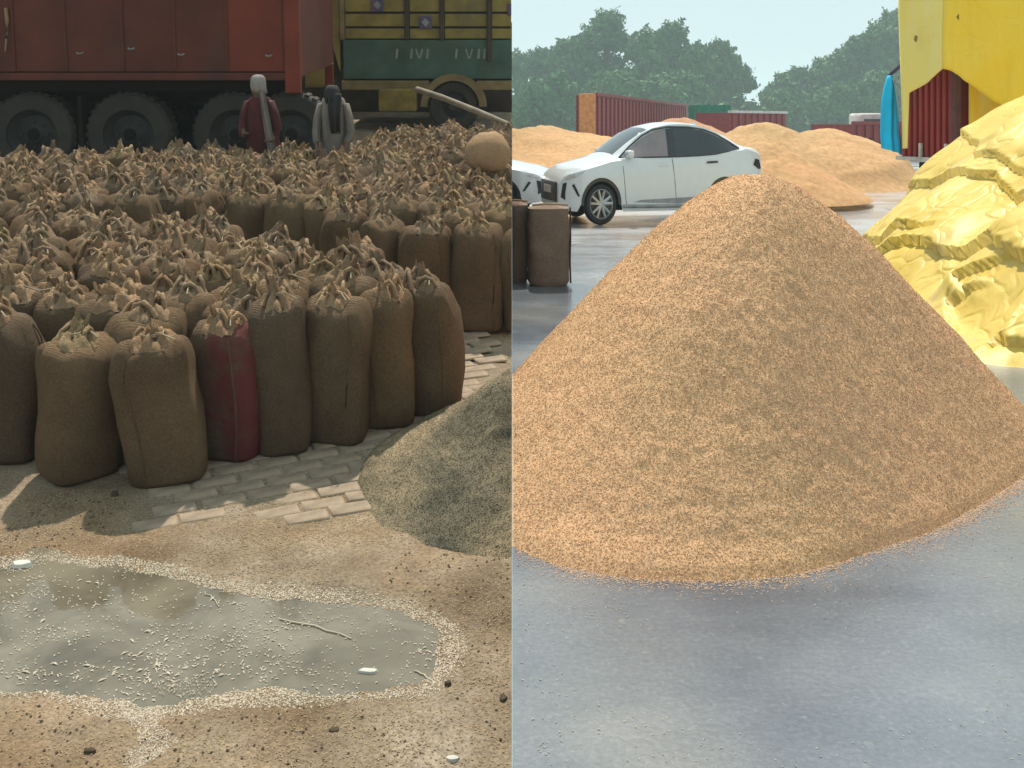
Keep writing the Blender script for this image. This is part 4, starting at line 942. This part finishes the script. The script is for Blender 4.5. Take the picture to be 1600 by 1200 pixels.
ep = MB().add(V, [q for q in Q if q[0] // nv < kc]).obj('end_panel', M['tarp_pale'], o, smooth=80); ep.modifiers.new('thick', 'SOLIDIFY').thickness = .012
o.modifiers.new('thick', 'SOLIDIFY').thickness = .012
tag(o, 'deep yellow tarpaulin draped over the red truck with a peaked hem', 'tarpaulin')
mb = MB(); top = [Vector(V[i * nv + nv - 1]) for i in range(0, nu, 6)] + [Vector(V[(nu - 1) * nv + nv - 1])]; back = [q + Vector((.6, 5, -.1)) for q in top]
mb.add(top + back, [(i, i + 1, len(top) + i + 1, len(top) + i) for i in range(len(top) - 1)]); o2 = mb.obj('tarpaulin_roof', M['tarp_truck'], o, smooth=True)
# inner, darker flap low on the truck side
V = []
for i in range(30):
    t = i / 29; q = c1 + sidev * (.16 + 2.6 * t) - v * .05 + Vector((sidev.y, -sidev.x, 0)) * .14
    for j in range(12):
        w_ = j / 11; V.append((q.x, q.y - .08 * math.sin(i * .9) * (1 - w_), zb + .42 - .1 * math.sin(t * 5) + 1.9 * w_))
o3 = MB().add(V, [(i * 12 + j, (i + 1) * 12 + j, (i + 1) * 12 + j + 1, i * 12 + j + 1) for i in range(29) for j in range(11)]).obj('inner_tarpaulin', M['tarp_truck'], smooth=80)
o3.modifiers.new('thick', 'SOLIDIFY').thickness = .01; tag(o3, 'inner yellow flap hanging on the truck side below the peaked hem', 'tarpaulin')
for (px, py) in ((1505, 27), (1530, 48), (1555, 66), (1440, 60)):       # dark mended spots
    q = path(px); d = MB(); q.z = CAMZ + (195 - py) / F * q.y; q = q + N0 * .10
    r5 = random.Random(px); d.add([q - N0 * .0 + u * (.05 * math.cos(a) * r5.uniform(.6, 1.2)) + Vector((0, 0, .06 * math.sin(a) * r5.uniform(.6, 1.2))) - Vector((0, 0, 0)) for a in np.linspace(0, 6.28, 10)[:-1]] + [q + N0 * .02], [(k_, (k_ + 1) % 9, 9) for k_ in range(9)])
    d.obj('patch', mat_simple('brown_patch', (.25, .17, .02), .7), o, smooth=True)
# blue sheet hanging beside the truck
V = []; nn, mm = 22, 24
for i in range(mm):
    t = i / (mm - 1); py = 118 + (243 - 118) * t
    xl = np.interp(py, [118, 135, 160, 210, 232], [1386, 1381, 1376, 1374, 1376]); xr2 = np.interp(py, [118, 135, 160, 210, 243], [1391, 1398, 1403, 1407, 1411])
    for j in range(nn):
        s = j / (nn - 1); q = ra(xl + (xr2 - xl) * s, py - 12 * (1 - s) * (t > .9) * t, 17.9)
        V.append((q.x, q.y - .14 * math.sin(math.pi * s) - .03 * math.sin(s * 17 + t * 2) * (0.3 + t), q.z))
o = MB().add(V, [(i * nn + j, i * nn + j + 1, (i + 1) * nn + j + 1, (i + 1) * nn + j) for i in range(mm - 1) for j in range(nn - 1)]).obj('blue_sheet', M['blue'], smooth=80)
o.modifiers.new('thick', 'SOLIDIFY').thickness = .02; tag(o, 'bright blue sheet hanging against the edge of the tarpaulined truck', 'sheet')
q0, q1 = ra(1388, 119, 17.9), ra(1410, 100, 17.7)
MB().tube([q0, q1], .03, 6).obj('sheet_knot', M['purple'], o)

# ------------------------------------------------------------------ two sacks by the boundary (right yard)
pS = rg(856, 449); sS = F / pS.y
def tall_sack(cx_, cy_, w, d, h, label, cut=False, seed=0):
    r = random.Random(seed); n = 32; V = []; R_ = 22
    for i in range(R_):
        t = i / (R_ - 1); z = h * t; s = 1 - .04 * math.sin(t * 7 + 1) - .45 * max(0, t - .955) / .045 - .12 * max(0, .03 - t) / .03
        for j in range(n):
            th = 2 * math.pi * j / n; c, s_ = math.cos(th), math.sin(th); e_ = 2 / 4.
            q = 1 + .02 * math.sin(4 * th + t * 6 + seed) + .014 * math.sin(t * 28 + 2 * th)
            V.append((math.copysign(abs(c) ** e_, c) * w / 2 * s * q, math.copysign(abs(s_) ** e_, s_) * d / 2 * s * q, z - .02 * (t > .97) * abs(c)))
    b = MB().add(V, [(i * n + j, i * n + (j + 1) % n, (i + 1) * n + (j + 1) % n, (i + 1) * n + j) for i in range(R_ - 1) for j in range(n)] + [tuple(range(n - 1, -1, -1)), tuple((R_ - 1) * n + j for j in range(n))])
    root = empty('full_sack', Matrix.Translation((cx_, cy_, .0)) @ Matrix.Rotation(.06, 4, 'Z'), label, 'sack', 'brown sacks on the wet yard')
    me = b.mesh('sack_body', 60)
    if cut: cut_x0(me, root.matrix_world, 1)
    link('sack_body', me, M['wetjute'], root)
    s2 = MB()
    s2.tube([(-w * .42, -d * .4, h * 1.0), (-w * .1, -d * .46, h + .012), (w * .2, -d * .44, h + .008), (w * .43, -d * .4, h * 1.0)], .012, 6)
    me = s2.mesh('stitched_hem', 60)
    if cut: cut_x0(me, root.matrix_world, 1)
    link('stitched_hem', me, M['twine'] if not cut else M['wetjute'], root)
    s3 = MB().tube([(w * .49, -d * .40, h * .97), (w * .495, -d * .44, h * .6), (w * .48, -d * .45, h * .3), (w * .50, -d * .43, h * .04)], .009, 6)
    link('side_seam', s3.mesh('side_seam', 60), M['darkpost'], root)
    return root
M['wetjute'] = mat_jute('damp_jute', (.22, .15, .115), (.38, .28, .22))
tall_sack(pS.x + .01, pS.y + .2, 66 / sS, .36, 128 / sS, 'square-shouldered brown sack on the wet yard in front of the white car', seed=1)
tall_sack(.035, pS.y + .42, 44 / sS * .9, .34, 131 / sS, 'brown sack mostly cut off, just behind the square-shouldered sack', True, seed=4)
MB_ = MB(); 
for i, (dx, dy, rz_) in enumerate(((0, -.10, .05),)):
    pass

# ------------------------------------------------------------------ cars
def car(name, Mw, label, cut=0):
    root = empty(name, Mw, label, 'car'); L = 3.95; HW = .85
    zt = lambda x: float(np.interp(x, [0, .04, .12, .3, .6, .92, 1.02, 1.3, 1.6, 1.8, 2.1, 2.4, 2.7, 3.0, 3.25, 3.5, 3.62, 3.8, 3.9, 3.95], [.56, .68, .77, .86, .92, .985, 1.03, 1.21, 1.37, 1.44, 1.495, 1.505, 1.48, 1.41, 1.32, 1.19, 1.145, 1.13, 1.10, .93]))
    belt = lambda x: float(np.interp(x, [0, 1, 2, 2.8, 3.3, 3.6, 3.95], [.7, .93, .965, .99, 1.05, 1.09, 1.0]))
    wid = lambda x: HW * (1 - .30 * max(0, (.55 - x) / .55) ** 2.4 - .20 * max(0, (x - 3.35) / .6) ** 2.2)
    wf, wr, RW = .74, 3.14, .305; AR = .375
    def zb_(x):
        z = float(np.interp(x, [0, .1, .4, 3.4, 3.85, 3.95], [.26, .21, .19, .20, .26, .34]))
        for c in (wf, wr):
            if abs(x - c) < AR: z = max(z, .31 + math.sqrt(max(0, AR * AR - (x - c) ** 2)))
        return z
    def halfw(x, z):
        w = wid(x); zs = min(belt(x), zt(x) - .03)
        if z <= zs:
            f = np.interp(z, [.15, .3, .5, .7, .82, .95, 1.1], [.955, .985, 1.0, .995, .975, .955, .93]); return w * f
        wr_ = w * (.70 if zt(x) - zs > .1 else .88)
        t = (z - zs) / max(.02, zt(x) - .035 - zs); ws = halfw(x, zs); return ws + (wr_ - ws) * min(1, t) ** 1.15
    st = sorted(set([0, .03, .08, .15, .22, .30] + [wf + AR * math.sin(a) for a in np.linspace(-1.57, 1.57, 15)] + list(np.arange(1.15, 2.8, .11)) + [wr + AR * math.sin(a) for a in np.linspace(-1.57, 1.57, 15)] + [3.56, 3.62, 3.7, 3.8, 3.87, 3.92, L]))
    K1, K2, K3 = 9, 6, 5; V = []
    for x in st:
        zs = min(belt(x), zt(x) - .03); z0 = zb_(x); row = []
        for i in range(K1): z = z0 + (zs - z0) * i / (K1 - 1); row.append((halfw(x, z), z))
        ze = zt(x) - .035
        for i in range(1, K2): z = zs + (max(ze, zs + .004) - zs) * i / (K2 - 1); row.append((halfw(x, z), z))
        w0 = row[-1][0]; zz = row[-1][1]
        for i in range(1, K3): t = i / (K3 - 1); row.append((w0 * (1 - t), zz + (zt(x) - zz) * math.sin(t * math.pi / 2) ** .7))
        full = [(-w, z) for w, z in row] + [(w, z) for w, z in row[-2::-1]]
        V += [(x, w, z) for w, z in full]
    n = 2 * (K1 + K2 - 1 + K3 - 1) - 1
    b = MB().add(V, [(i * n + j, i * n + j + 1, (i + 1) * n + j + 1, (i + 1) * n + j) for i in range(len(st) - 1) for j in range(n - 1)])
    b.add([V[j] for j in range(n)], [tuple(range(n))]); e0 = (len(st) - 1) * n; b.add([V[e0 + j] for j in range(n)], [tuple(range(n))])
    objs = []
    def put(mb_, nm, mat, par=root, sm=False): me = mb_ if isinstance(mb_, bpy.types.Mesh) else mb_.mesh(nm, sm); o = link(nm, me, mat, par); objs.append(o); return o
    put(b, 'body', M['carpaint'], sm=38)
    put(MB().box((L / 2, 0, .34), (L - .5, 1.3, .28)).box((wf, 0, .45), (.9, 1.28, .5)).box((wr, 0, .45), (.9, 1.28, .5)), 'underbody', M['black'])
    def patch(poly, off=.006, side=-1, nsub=10):      # polygon in (x, z) laid on the side of the body
        P = poly; A = np.array(P); gx = np.linspace(A[:, 0].min(), A[:, 0].max(), nsub + 1); mb_ = MB()
        bm = bmesh.new(); vs = [bm.verts.new((x, 0, z)) for x, z in P]; bm.faces.new(vs)
        for g in gx[1:-1]: bmesh.ops.bisect_plane(bm, geom=bm.verts[:] + bm.edges[:] + bm.faces[:], plane_co=(g, 0, 0), plane_no=(1, 0, 0))
        for g in np.linspace(A[:, 1].min(), A[:, 1].max(), 7)[1:-1]: bmesh.ops.bisect_plane(bm, geom=bm.verts[:] + bm.edges[:] + bm.faces[:], plane_co=(0, 0, g), plane_no=(0, 0, 1))
        bm.verts.index_update()
        for vv in bm.verts: vv.co.y = side * (halfw(vv.co.x, vv.co.z) + off)
        V0 = [vv.co.copy() for vv in bm.verts]; F0 = [[q.index for q in f.verts] for f in bm.faces]; bm.free()
        mb_.add(V0, F0); return mb_
    for side in (-1, 1):
        put(patch([(1.16, .985), (1.36, 1.13), (1.60, 1.275), (1.82, 1.365), (2.05, 1.40), (2.03, .99)], .007, side), 'door_window', M['glass_front'], sm=60)
        put(patch([(2.03, .99), (2.05, 1.40), (2.20, 1.41), (2.19, .995)], .010, side), 'door_pillar', M['lamp_dark'], sm=60)
        put(patch([(2.19, .995), (2.20, 1.412), (2.5, 1.405), (2.78, 1.37), (3.02, 1.30), (3.26, 1.195), (3.42, 1.105), (3.18, 1.065), (2.9, 1.02)], .007, side), 'rear_window', M['glass_dark'], sm=60)
        # dark frame line round the windows
        fr = [(1.10, .975), (1.34, 1.14), (1.58, 1.29), (1.81, 1.385), (2.1, 1.425), (2.5, 1.42), (2.8, 1.385), (3.05, 1.312), (3.28, 1.205), (3.46, 1.105)]
        put(MB().tube([(x, side * (halfw(x, z) + .004), z) for x, z in fr], .016, 5), 'window_trim', M['seam'], sm=60)
        fr = [(1.10, .972), (1.6, .98), (2.1, .985), (2.6, 1.0), (2.95, 1.02), (3.2, 1.06), (3.46, 1.1)]
        put(MB().tube([(x, side * (halfw(x, z) + .004), z) for x, z in fr], .012, 5), 'window_trim', M['seam'], sm=60)
        for xx in (1.14, 2.11): put(MB().tube([(xx + .02 * k_, side * (halfw(xx, z) + .001), z) for k_, z in enumerate((.95, .8, .6, .4, .27))], .006, 4), 'door_seam', M['seam'])
        put(patch([(1.85, .855), (2.03, .86), (2.03, .885), (1.85, .885)], .02, side, 4), 'door_handle', M['carpaint'])
        put(patch([(2.78, .885), (3.0, .895), (3.0, .925), (2.78, .915)], .016, side, 4), 'door_handle', M['seam'])
        put(MB().tube([(x, side * (halfw(x, z) + .002), z) for x, z in ((1.15, .27), (1.6, .265), (2.2, .265), (2.72, .275))], .03, 6), 'side_skirt', M['sill'], sm=60)
        put(patch([(1.35, .33), (1.5, .36), (2.7, .40), (2.74, .33), (2.2, .30)], .004, side), 'sill_crease', M['sill'], sm=60)
        put(patch([(3.74, .86), (3.80, .95), (3.90, .93), (3.94, .80), (3.88, .79)], .008, side, 5), 'tail_lamp', M['lamp_dark'], sm=60)
        put(patch([(.09, .65), (.16, .71), (.45, .80), (.36, .74), (.18, .66)], .006, side, 6), 'headlamp', M['chrome'], sm=60)
        put(patch([(.03, .40), (.06, .60), (.12, .62), (.10, .46), (.10, .36)], .006, side, 5), 'air_intake', M['lamp_dark'], sm=60)
        put(patch([(.20, .58), (.24, .60), (.34, .42), (.30, .42)], .006, side, 5), 'fog_lamp_trim', M['lamp_dark'], sm=60)
        m_ = MB().box((0, 0, 0), (.14, .17, .11), bev=.035); mo = put(m_, 'mirror', M['carpaint'], sm=60); mo.location = (1.27, side * (halfw(1.27, 1.0) + .09), 1.03)
        for cx_ in (wf, wr):
            V = []
            for k_ in range(25):
                a = math.pi * (k_ / 24) * 1.04 - .06
                for rr2, yy in ((AR + .004, .0), (AR - .05, -.004), (AR - .06, -.12)):
                    x = cx_ + rr2 * math.cos(a); z = .31 + rr2 * math.sin(a); V.append((x, side * (halfw(min(max(x, .05), 3.9), max(z, .2)) + .004 + yy), z))
            put(MB().add(V, [(k_ * 3 + q, k_ * 3 + q + 1, (k_ + 1) * 3 + q + 1, (k_ + 1) * 3 + q) for k_ in range(24) for q in range(2)]), 'arch_liner', M['lamp_dark'], sm=60)
            wd = .19; R = RW
            t_ = MB().lathe([(R * .72, -wd / 2), (R * .92, -wd / 2), (R * .99, -wd * .36), (R, 0), (R * .99, wd * .36), (R * .92, wd / 2), (R * .6, wd / 2)], 36)
            wh = put(t_, 'wheel', M['tyre_dark'], sm=40); wh.location = (cx_, side * (HW - .115), RW)
            r_ = MB(); sg = side
            r_.lathe([(R * .74, sg * wd * .48), (R * .70, sg * wd * .50), (R * .66, sg * wd * .40), (R * .64, -sg * wd * .3)], 36)
            for k_ in range(5):
                for da in (-.14, .14):
                    a = 2 * math.pi * k_ / 5 + .3; a1_, a2_ = a + da * .8, a + da * 1.9
                    r_.tube([(R * .10 * math.cos(a1_), sg * wd * .40, R * .10 * math.sin(a1_)), (R * .68 * math.cos(a2_), sg * wd * .46, R * .68 * math.sin(a2_))], [R * .09, R * .075], 5)
            r_.lathe([(.001, sg * wd * .46), (R * .14, sg * wd * .45), (R * .15, sg * wd * .3)], 16)
            put(r_, 'rim', M['alloy'], wh, sm=40)
            put(MB().lathe([(.001, sg * wd * .18), (R * .66, sg * wd * .18)], 24), 'brake_disc', M['lamp_dark'], wh)
    # windscreen, rear screen, grille, aerial
    b = MB(); V = []
    for i in range(7):
        x = 1.04 + (1.72 - 1.04) * i / 6; w = halfw(x, zt(x) - .04) - .05
        for j in range(9): s_ = j / 8 * 2 - 1; V.append((x, w * s_, zt(x) + .006 - .035 * abs(s_) ** 2.5))
    put(b.add(V, [(i * 9 + j, (i + 1) * 9 + j, (i + 1) * 9 + j + 1, i * 9 + j + 1) for i in range(6) for j in range(8)]), 'windscreen', M['glass_dark'], sm=60)
    b = MB(); V = []
    for i in range(6):
        x = 3.0 + .5 * i / 5; w = halfw(x, zt(x) - .04) - .05
        for j in range(9): s_ = j / 8 * 2 - 1; V.append((x, w * s_, zt(x) + .006 - .035 * abs(s_) ** 2.5))
    put(b.add(V, [(i * 9 + j, (i + 1) * 9 + j, (i + 1) * 9 + j + 1, i * 9 + j + 1) for i in range(5) for j in range(8)]), 'rear_screen', M['glass_dark'], sm=60)
    put(MB().box((-.012, 0, .47), (.05, 1.0, .30), bev=.02), 'grille', M['lamp_dark']); put(MB().box((-.045, 0, .50), (.012, .45, .11)), 'number_plate', M['paletop'])
    put(MB().add([(2.78, -.02, 1.47), (2.95, -.02, 1.44), (2.93, -.006, 1.50), (2.78, .02, 1.47), (2.95, .02, 1.44), (2.93, .006, 1.50)], [(0, 1, 2), (3, 5, 4), (0, 2, 5, 3), (1, 4, 5, 2)]), 'aerial', M['carpaint'])
    bpy.context.view_layer.update()
    if cut:
        for o in list(objs):
            cut_x0(o.data, o.matrix_world, cut)
        for o in reversed(objs):
            if len(o.data.polygons) == 0 and not o.children: bpy.data.objects.remove(o)
    return root
wc = rg(937, 351); yaw = RAD(11)
Mc = Matrix.Translation((wc.x, wc.y, 0)) @ Matrix.Rotation(yaw, 4, 'Z') @ Matrix.Diagonal((.815, 1, 1.03, 1)) @ Matrix.Translation((-.74, .735 + .0, 0))
car('parked_car', Mc, 'white compact sedan parked on the wet yard behind the paddy heap')
wc2 = rg(860, 312)
Mc2 = Matrix.Translation((.70, 18.9, 0)) @ Matrix.Rotation(RAD(166), 4, 'Z') @ Matrix.Diagonal((1, 1, .92, 1))
car('parked_car', Mc2, 'white car of which only the nose shows behind the brown sacks', 1)
bb = rg(872, 262)
o = MB().box((0, 0, 0), (.14, .10, .10), bev=.03).obj('dark_bundle', M['lamp_dark'], M=Matrix.Translation(ra(881, 246, 19.5)), smooth=True) if False else None

# ------------------------------------------------------------------ heaps further back
def small_heap(cx_, cy_, rx_, ry_, h, mat, label, seed, lumps=.12, cut=False, peaks=None):
    n_, m_ = 110, 44; th = np.linspace(0, 2 * np.pi, n_, endpoint=False); t = np.linspace(0, 1, m_); TH, T = np.meshgrid(th, t)
    w = 1 + .10 * fbm(np.cos(TH) * 1.3 + seed, np.sin(TH) * 1.3, seed, 3)
    X = rx_ * T * np.cos(TH) * w; Y = ry_ * T * np.sin(TH) * w
    base = np.maximum(0, 1 - np.sqrt(T * T + .03) + .10)
    if peaks:
        zz = 0 * X
        for (pxo, pyo, ph, pr) in peaks: zz = np.maximum(zz, ph * (1 - np.sqrt(((X - pxo) ** 2 + (Y - pyo) ** 2) / pr ** 2 + .02) + .08))
        Z = np.maximum(zz, 0) * np.clip((1 - T) * 5, 0, 1)
    else: Z = h * base
    Z = Z + (lumps * fbm(X * 1.2, Y * 1.2, seed + 3, 4) + .04 * fbm(X * 5, Y * 5, seed + 5, 2)) * np.clip((1 - T) * 5, 0, 1) - .01 * (T >= 1)
    V = np.stack([X.ravel(), Y.ravel(), Z.ravel()], 1); idx = np.arange(n_ * m_).reshape(m_, n_); a = idx[:-1]; b = idx[1:]
    Q = np.stack([a.ravel(), b.ravel(), np.roll(b, -1, 1).ravel(), np.roll(a, -1, 1).ravel()], 1); me = np_mesh('grain_heap', V, Q, True)
    if cut: cut_x0(me, Matrix.Translation((cx_, cy_, 0)), 1)
    o = link('grain_heap', me, mat, M=Matrix.Translation((cx_, cy_, 0))); tag(o, label, 'heap', 'grain heaps across the yard'); return o
small_heap(.4, 31, 4.6, 5.0, 1.62, M['grain_far'], 'flat-topped sand-coloured heap behind the nose of the white car', 3, .12, True,
           peaks=[(-1.5, 0, 1.55, 5.5), (.3, 0, 1.52, 5.0), (1.2, 0, 1.42, 4.5)])
small_heap(5.2, 34, 3.6, 3.2, 1.85, M['grain_pink'], 'pinkish brown heap rising behind the windscreen of the white car', 8, .12)
small_heap(4.85, 21.0, 1.95, 2.4, 1.25, M['grain_far'], 'pale heap just behind the boot of the white car', 12, .06)
small_heap(7.3, 27.2, 3.05, 3.2, 1.6, M['grain_far'], 'broad heap with an uneven crest between the car and the red truck', 16, .12, False,
           peaks=[(-1.0, 0, 1.66, 3.4), (.4, 0, 1.50, 3.3), (1.3, .2, 1.30, 2.8)])

# ------------------------------------------------------------------ far trailers and walls
def far_box(name, A, B, z0, z1, depth, mat, label, cat, rib=.5, toprail=True, end=None, wheels=True):
    A = Vector(A); B = Vector(B); d = (B - A); L = d.length; d.normalize(); nrm = Vector((-d.y, d.x, 0)); ang = math.atan2(d.y, d.x)
    root = empty(name, Matrix.Translation(A) @ Matrix.Rotation(ang, 4, 'Z'), label, cat)
    MB().box((L / 2, depth / 2, (z0 + z1) / 2), (L, depth, z1 - z0)).obj('cargo_body', mat, root)
    n = max(2, int(L / rib)); rm = MB().box((0, 0, 0), (rib * .35, .08, z1 - z0 - .12)).mesh('rib'); rm.materials.append(mat)
    for i in range(n):
        o = bpy.data.objects.new('rib', rm); COL.objects.link(o); o.parent = root; o.location = ((i + .5) * L / n, -.04, (z0 + z1) / 2)
    if toprail: MB().box((L / 2, -.02, z1 + .05), (L + .1, .2, .14)).obj('top_rail', M['paletop'] if toprail == 2 else mat, root)
    if end: MB().box((-.07, depth / 2, (z0 + z1) / 2 + .04), (.14, depth + .1, z1 - z0 + .12)).obj('end_door', end, root)
    if wheels:
        for i in range(max(2, int(L / 3.5))):
            wheel(root, 1 + i * 3.2, .1, .5, .5, .25, M['hub'], M['tyre_dark'], 16, False)
        MB().box((L / 2, depth / 2, z0 - .15), (L * .96, depth * .5, .25)).obj('chassis', M['black'], root)
    return root
A, B = ra(930, 195, 50), ra(1072, 195, 80)
far_box('red_container', (A.x, A.y, 0), (B.x, B.y, 0), .5, 2.86, .9, M['wine_far'], 'long dull red container with an orange end far across the yard', 'container', 1.0, 1, None, False)
q = ra(917.5, 195, 49.9); o = MB().box((q.x, q.y, 1.45), (.74, .5, 2.95), bev=.03).obj('orange_gate', M['orange'], M=None); tag(o, 'orange upright panel at the end of the long red container', 'panel')
A, B = ra(1140, 195, 58), ra(1228, 195, 62)
far_box('red_trailer', (A.x, A.y, 0), (B.x, B.y, 0), .9, 2.15, 2.2, M['wine_far'], 'dark red trailer with a pale top rail behind the car roof', 'trailer', .6, 2)
A, B = ra(1085, 195, 66), ra(1142, 195, 66)
far_box('green_truck', (A.x, A.y, 0), (B.x, B.y, 0), 1.2, 2.7, 2.2, M['greencan'], 'truck with a green canopy beside the dark red trailer', 'truck', .5, 0)
A, B = ra(1334, 195, 44), ra(1420, 195, 46)
far_box('red_trailer', (A.x, A.y, 0), (B.x, B.y, 0), .6, 1.52, 2.2, M['wine_far'], 'low red trailer just left of the blue sheet', 'trailer', .5, 1)
q = ra(1354, 195, 47.5); o = empty('truck_cab', Matrix.Translation((q.x, q.y, 0)), 'pale truck cab showing above the low red trailer', 'truck')
MB().box((0, 0, 1.25), (1.05, 1.8, 1.5), bev=.12).obj('cab', M['paletop'], o, smooth=True); MB().box((-.05, -.91, 1.55), (.7, .04, .4), bev=.02).obj('windscreen', M['glass_dark'], o)
wheel(o, -.4, -.7, .4, .4, .2, M['hub'], M['tyre_dark'], 16, False); wheel(o, .4, -.7, .4, .4, .2, M['hub'], M['tyre_dark'], 16, False)

# ------------------------------------------------------------------ trees
def tree(px, top, hw, Y, seed, label, lobes=7, base=196, dens=1.0):
    r = np.random.default_rng(seed); X = (px - 800) / F * Y; H = CAMZ + (HOR - top) / F * Y; RW_ = hw / F * Y
    root = empty('tree', Matrix.Translation((X, Y, 0)), label, 'tree', 'trees at the far side of the yard')
    # trunk and limbs
    mb = MB(); th = H * .42; mb.tube([(0, 0, -.1), (.1, 0, th * .4), (-.1, .1, th * .8), (0, 0, H * .72)], [H * .026, H * .021, H * .016, H * .006], 8)
    C = []
    for i in range(lobes):
        t = (i + .5) / lobes; z = H * (.26 + .60 * t); rad = RW_ * (.62 * math.sin(math.pi * (.18 + .70 * t)) + .05)
        a = r.uniform(0, 6.28); d = rad * r.uniform(.55, 1.15) * (0.2 if i == lobes - 1 else 1); c = (d * math.cos(a), d * math.sin(a) * .7, z)
        C.append((c, RW_ * r.uniform(.46, .70) * (1 - .35 * t) + .5)); mb.tube([(0, 0, min(z * .6, H * .5)), (c[0] * .5, c[1] * .5, z * .85), c], [H * .011, H * .007, H * .003], 6)
    for i in range(lobes):
        s = -1 if i % 2 else 1; t = r.uniform(0, 1); C.append(((s * RW_ * r.uniform(.35, .72) * (1 - .45 * t), r.uniform(-.4, .4) * RW_, H * (.12 + .60 * t)), RW_ * r.uniform(.34, .55)))
    C.append(((RW_ * .1, 0, H * .85), H * .125)); C.append(((-RW_ * .35, 0, H * .74), H * .12)); C.append(((RW_ * .4, 0, H * .70), H * .12)); mb.obj('trunk', M['bark'], root, smooth=True)
    V = []; Q = []; b = 0; allP = []; allN = []
    for (c, rad) in C:
        n = int(620 * dens * (rad / 2.0 * 140 / Y) ** 1.7) + 60; d = r.normal(size=(n, 3)); d /= np.linalg.norm(d, axis=1)[:, None]
        rr = rad * (.35 + .72 * r.random(n) ** .6) * (1 + .38 * np.sin(d[:, 0] * 5 + seed + c[2]) * np.cos(d[:, 2] * 6 + c[0])); P = np.array(c) + d * rr[:, None] * [1, 1, .82]
        allP.append(P); allN.append(d)
    P = np.concatenate(allP); N = np.concatenate(allN); n = len(P); k = P[:, 2] < H * 1.0; P, N = P[k], N[k]; n = len(P)
    P[:, 2] = np.maximum(P[:, 2], H * .06)
    t = np.cross(N + r.normal(size=(n, 3)) * .6, r.normal(size=(n, 3))); t /= np.linalg.norm(t, axis=1)[:, None]; bb_ = np.cross(N + r.normal(size=(n, 3)) * .5, t); bb_ /= np.linalg.norm(bb_, axis=1)[:, None] + 1e-9
    s = r.uniform(.18, .42, (n, 1)) * (Y / 140)
    V = np.stack([P - t * s, P + bb_ * s * .5, P + t * s, P - bb_ * s * .5 - np.array([0, 0, .08])], 1).reshape(-1, 3); Q = (np.arange(n)[:, None] * 4 + [0, 1, 2, 3])
    link('crown', np_mesh('crown', V, Q), M['leaf'], root)
TR = [(806, 72, 26, 150, 'slim tree at the very edge, left of the tree group'), (842, 66, 30, 146, 'tree with a thin feathery top over the sand-coloured heap'),
      (885, 52, 44, 142, 'dense tree on the left flank of the tallest tree'), (945, 3, 52, 140, 'tallest tree with sky showing through its top'),
      (1010, 36, 46, 138, 'full tree just right of the tallest one'), (1048, 22, 42, 139, 'tall round-topped tree in the middle of the group'),
      (1088, 60, 36, 137, 'medium tree above the green canopy'), (1122, 54, 40, 140, 'round tree near the right end of the left group'), (1160, 98, 26, 142, 'small last tree of the left group before the gap'),
      (838, 120, 32, 118, 'low green tree above the sand-coloured heap'), (872, 108, 34, 120, 'low bushy tree beside the orange panel'),
      (1200, 132, 20, 160, 'small faint tree in the gap between the two groups'), (1245, 98, 40, 150, 'first round tree of the right group'),
      (1290, 84, 44, 148, 'middle tree of the rising right group'), (1340, 44, 48, 146, 'high tree behind the broad heap'), (1392, 2, 52, 145, 'tallest tree of the right group, next to the yellow tarpaulin'),
      (1220, 140, 30, 130, 'low bush in front of the first round tree'), (1310, 128, 44, 128, 'low bushy tree in front of the right group'), (1375, 110, 44, 128, 'low dense tree behind the blue sheet'),
      (960, 110, 60, 125, 'broad low tree behind the long red container'), (1060, 108, 60, 125, 'broad low tree behind the green canopy'), (1440, 10, 60, 146, 'tree mostly hidden by the yellow tarpaulin')]
for i, (px, top, hw, Y, lab) in enumerate(TR): tree(px, top, hw, Y * 1.5, 100 + i, lab, 7 if hw > 30 else 5)
# hedge-like undergrowth closing the foot of the trees
r = np.random.default_rng(77); n = 9000; P = np.stack([r.uniform(-3, 95, n), r.uniform(192, 225, n), np.abs(r.normal(0, 2.4, n))], 1)
N = r.normal(size=(n, 3)); t = r.normal(size=(n, 3)); t /= np.linalg.norm(t, axis=1)[:, None]; b_ = np.cross(t, N); b_ /= np.linalg.norm(b_, axis=1)[:, None]; s = r.uniform(.45, 1.0, (n, 1))
V = np.stack([P - t * s, P + b_ * s * .6, P + t * s, P - b_ * s * .6], 1).reshape(-1, 3); V[:, 2] = np.maximum(V[:, 2], .0)
o = link('undergrowth', np_mesh('undergrowth', V, np.arange(n)[:, None] * 4 + [0, 1, 2, 3]), M['leaf'], kind='stuff'); tag(o, 'dark undergrowth at the foot of the far trees', 'undergrowth')

# ------------------------------------------------------------------ haze
HAZE = .0010
mb = MB().box((0, 440, 15.5), (2200, 1000, 45)); hz = mb.obj('haze', None, kind=None) if False else link('haze', mb.mesh('haze'), kind='stuff')
hm = bpy.data.materials.new('haze'); hm.use_nodes = True; nt = hm.node_tree; nt.nodes.clear(); out = nt.nodes.new('ShaderNodeOutputMaterial'); pv = nt.nodes.new('ShaderNodeVolumePrincipled')
pv.inputs['Density'].default_value = HAZE; pv.inputs['Color'].default_value = (.76, .92, .94, 1); nt.links.new(pv.outputs[0], out.inputs['Volume']); hz.data.materials.append(hm)
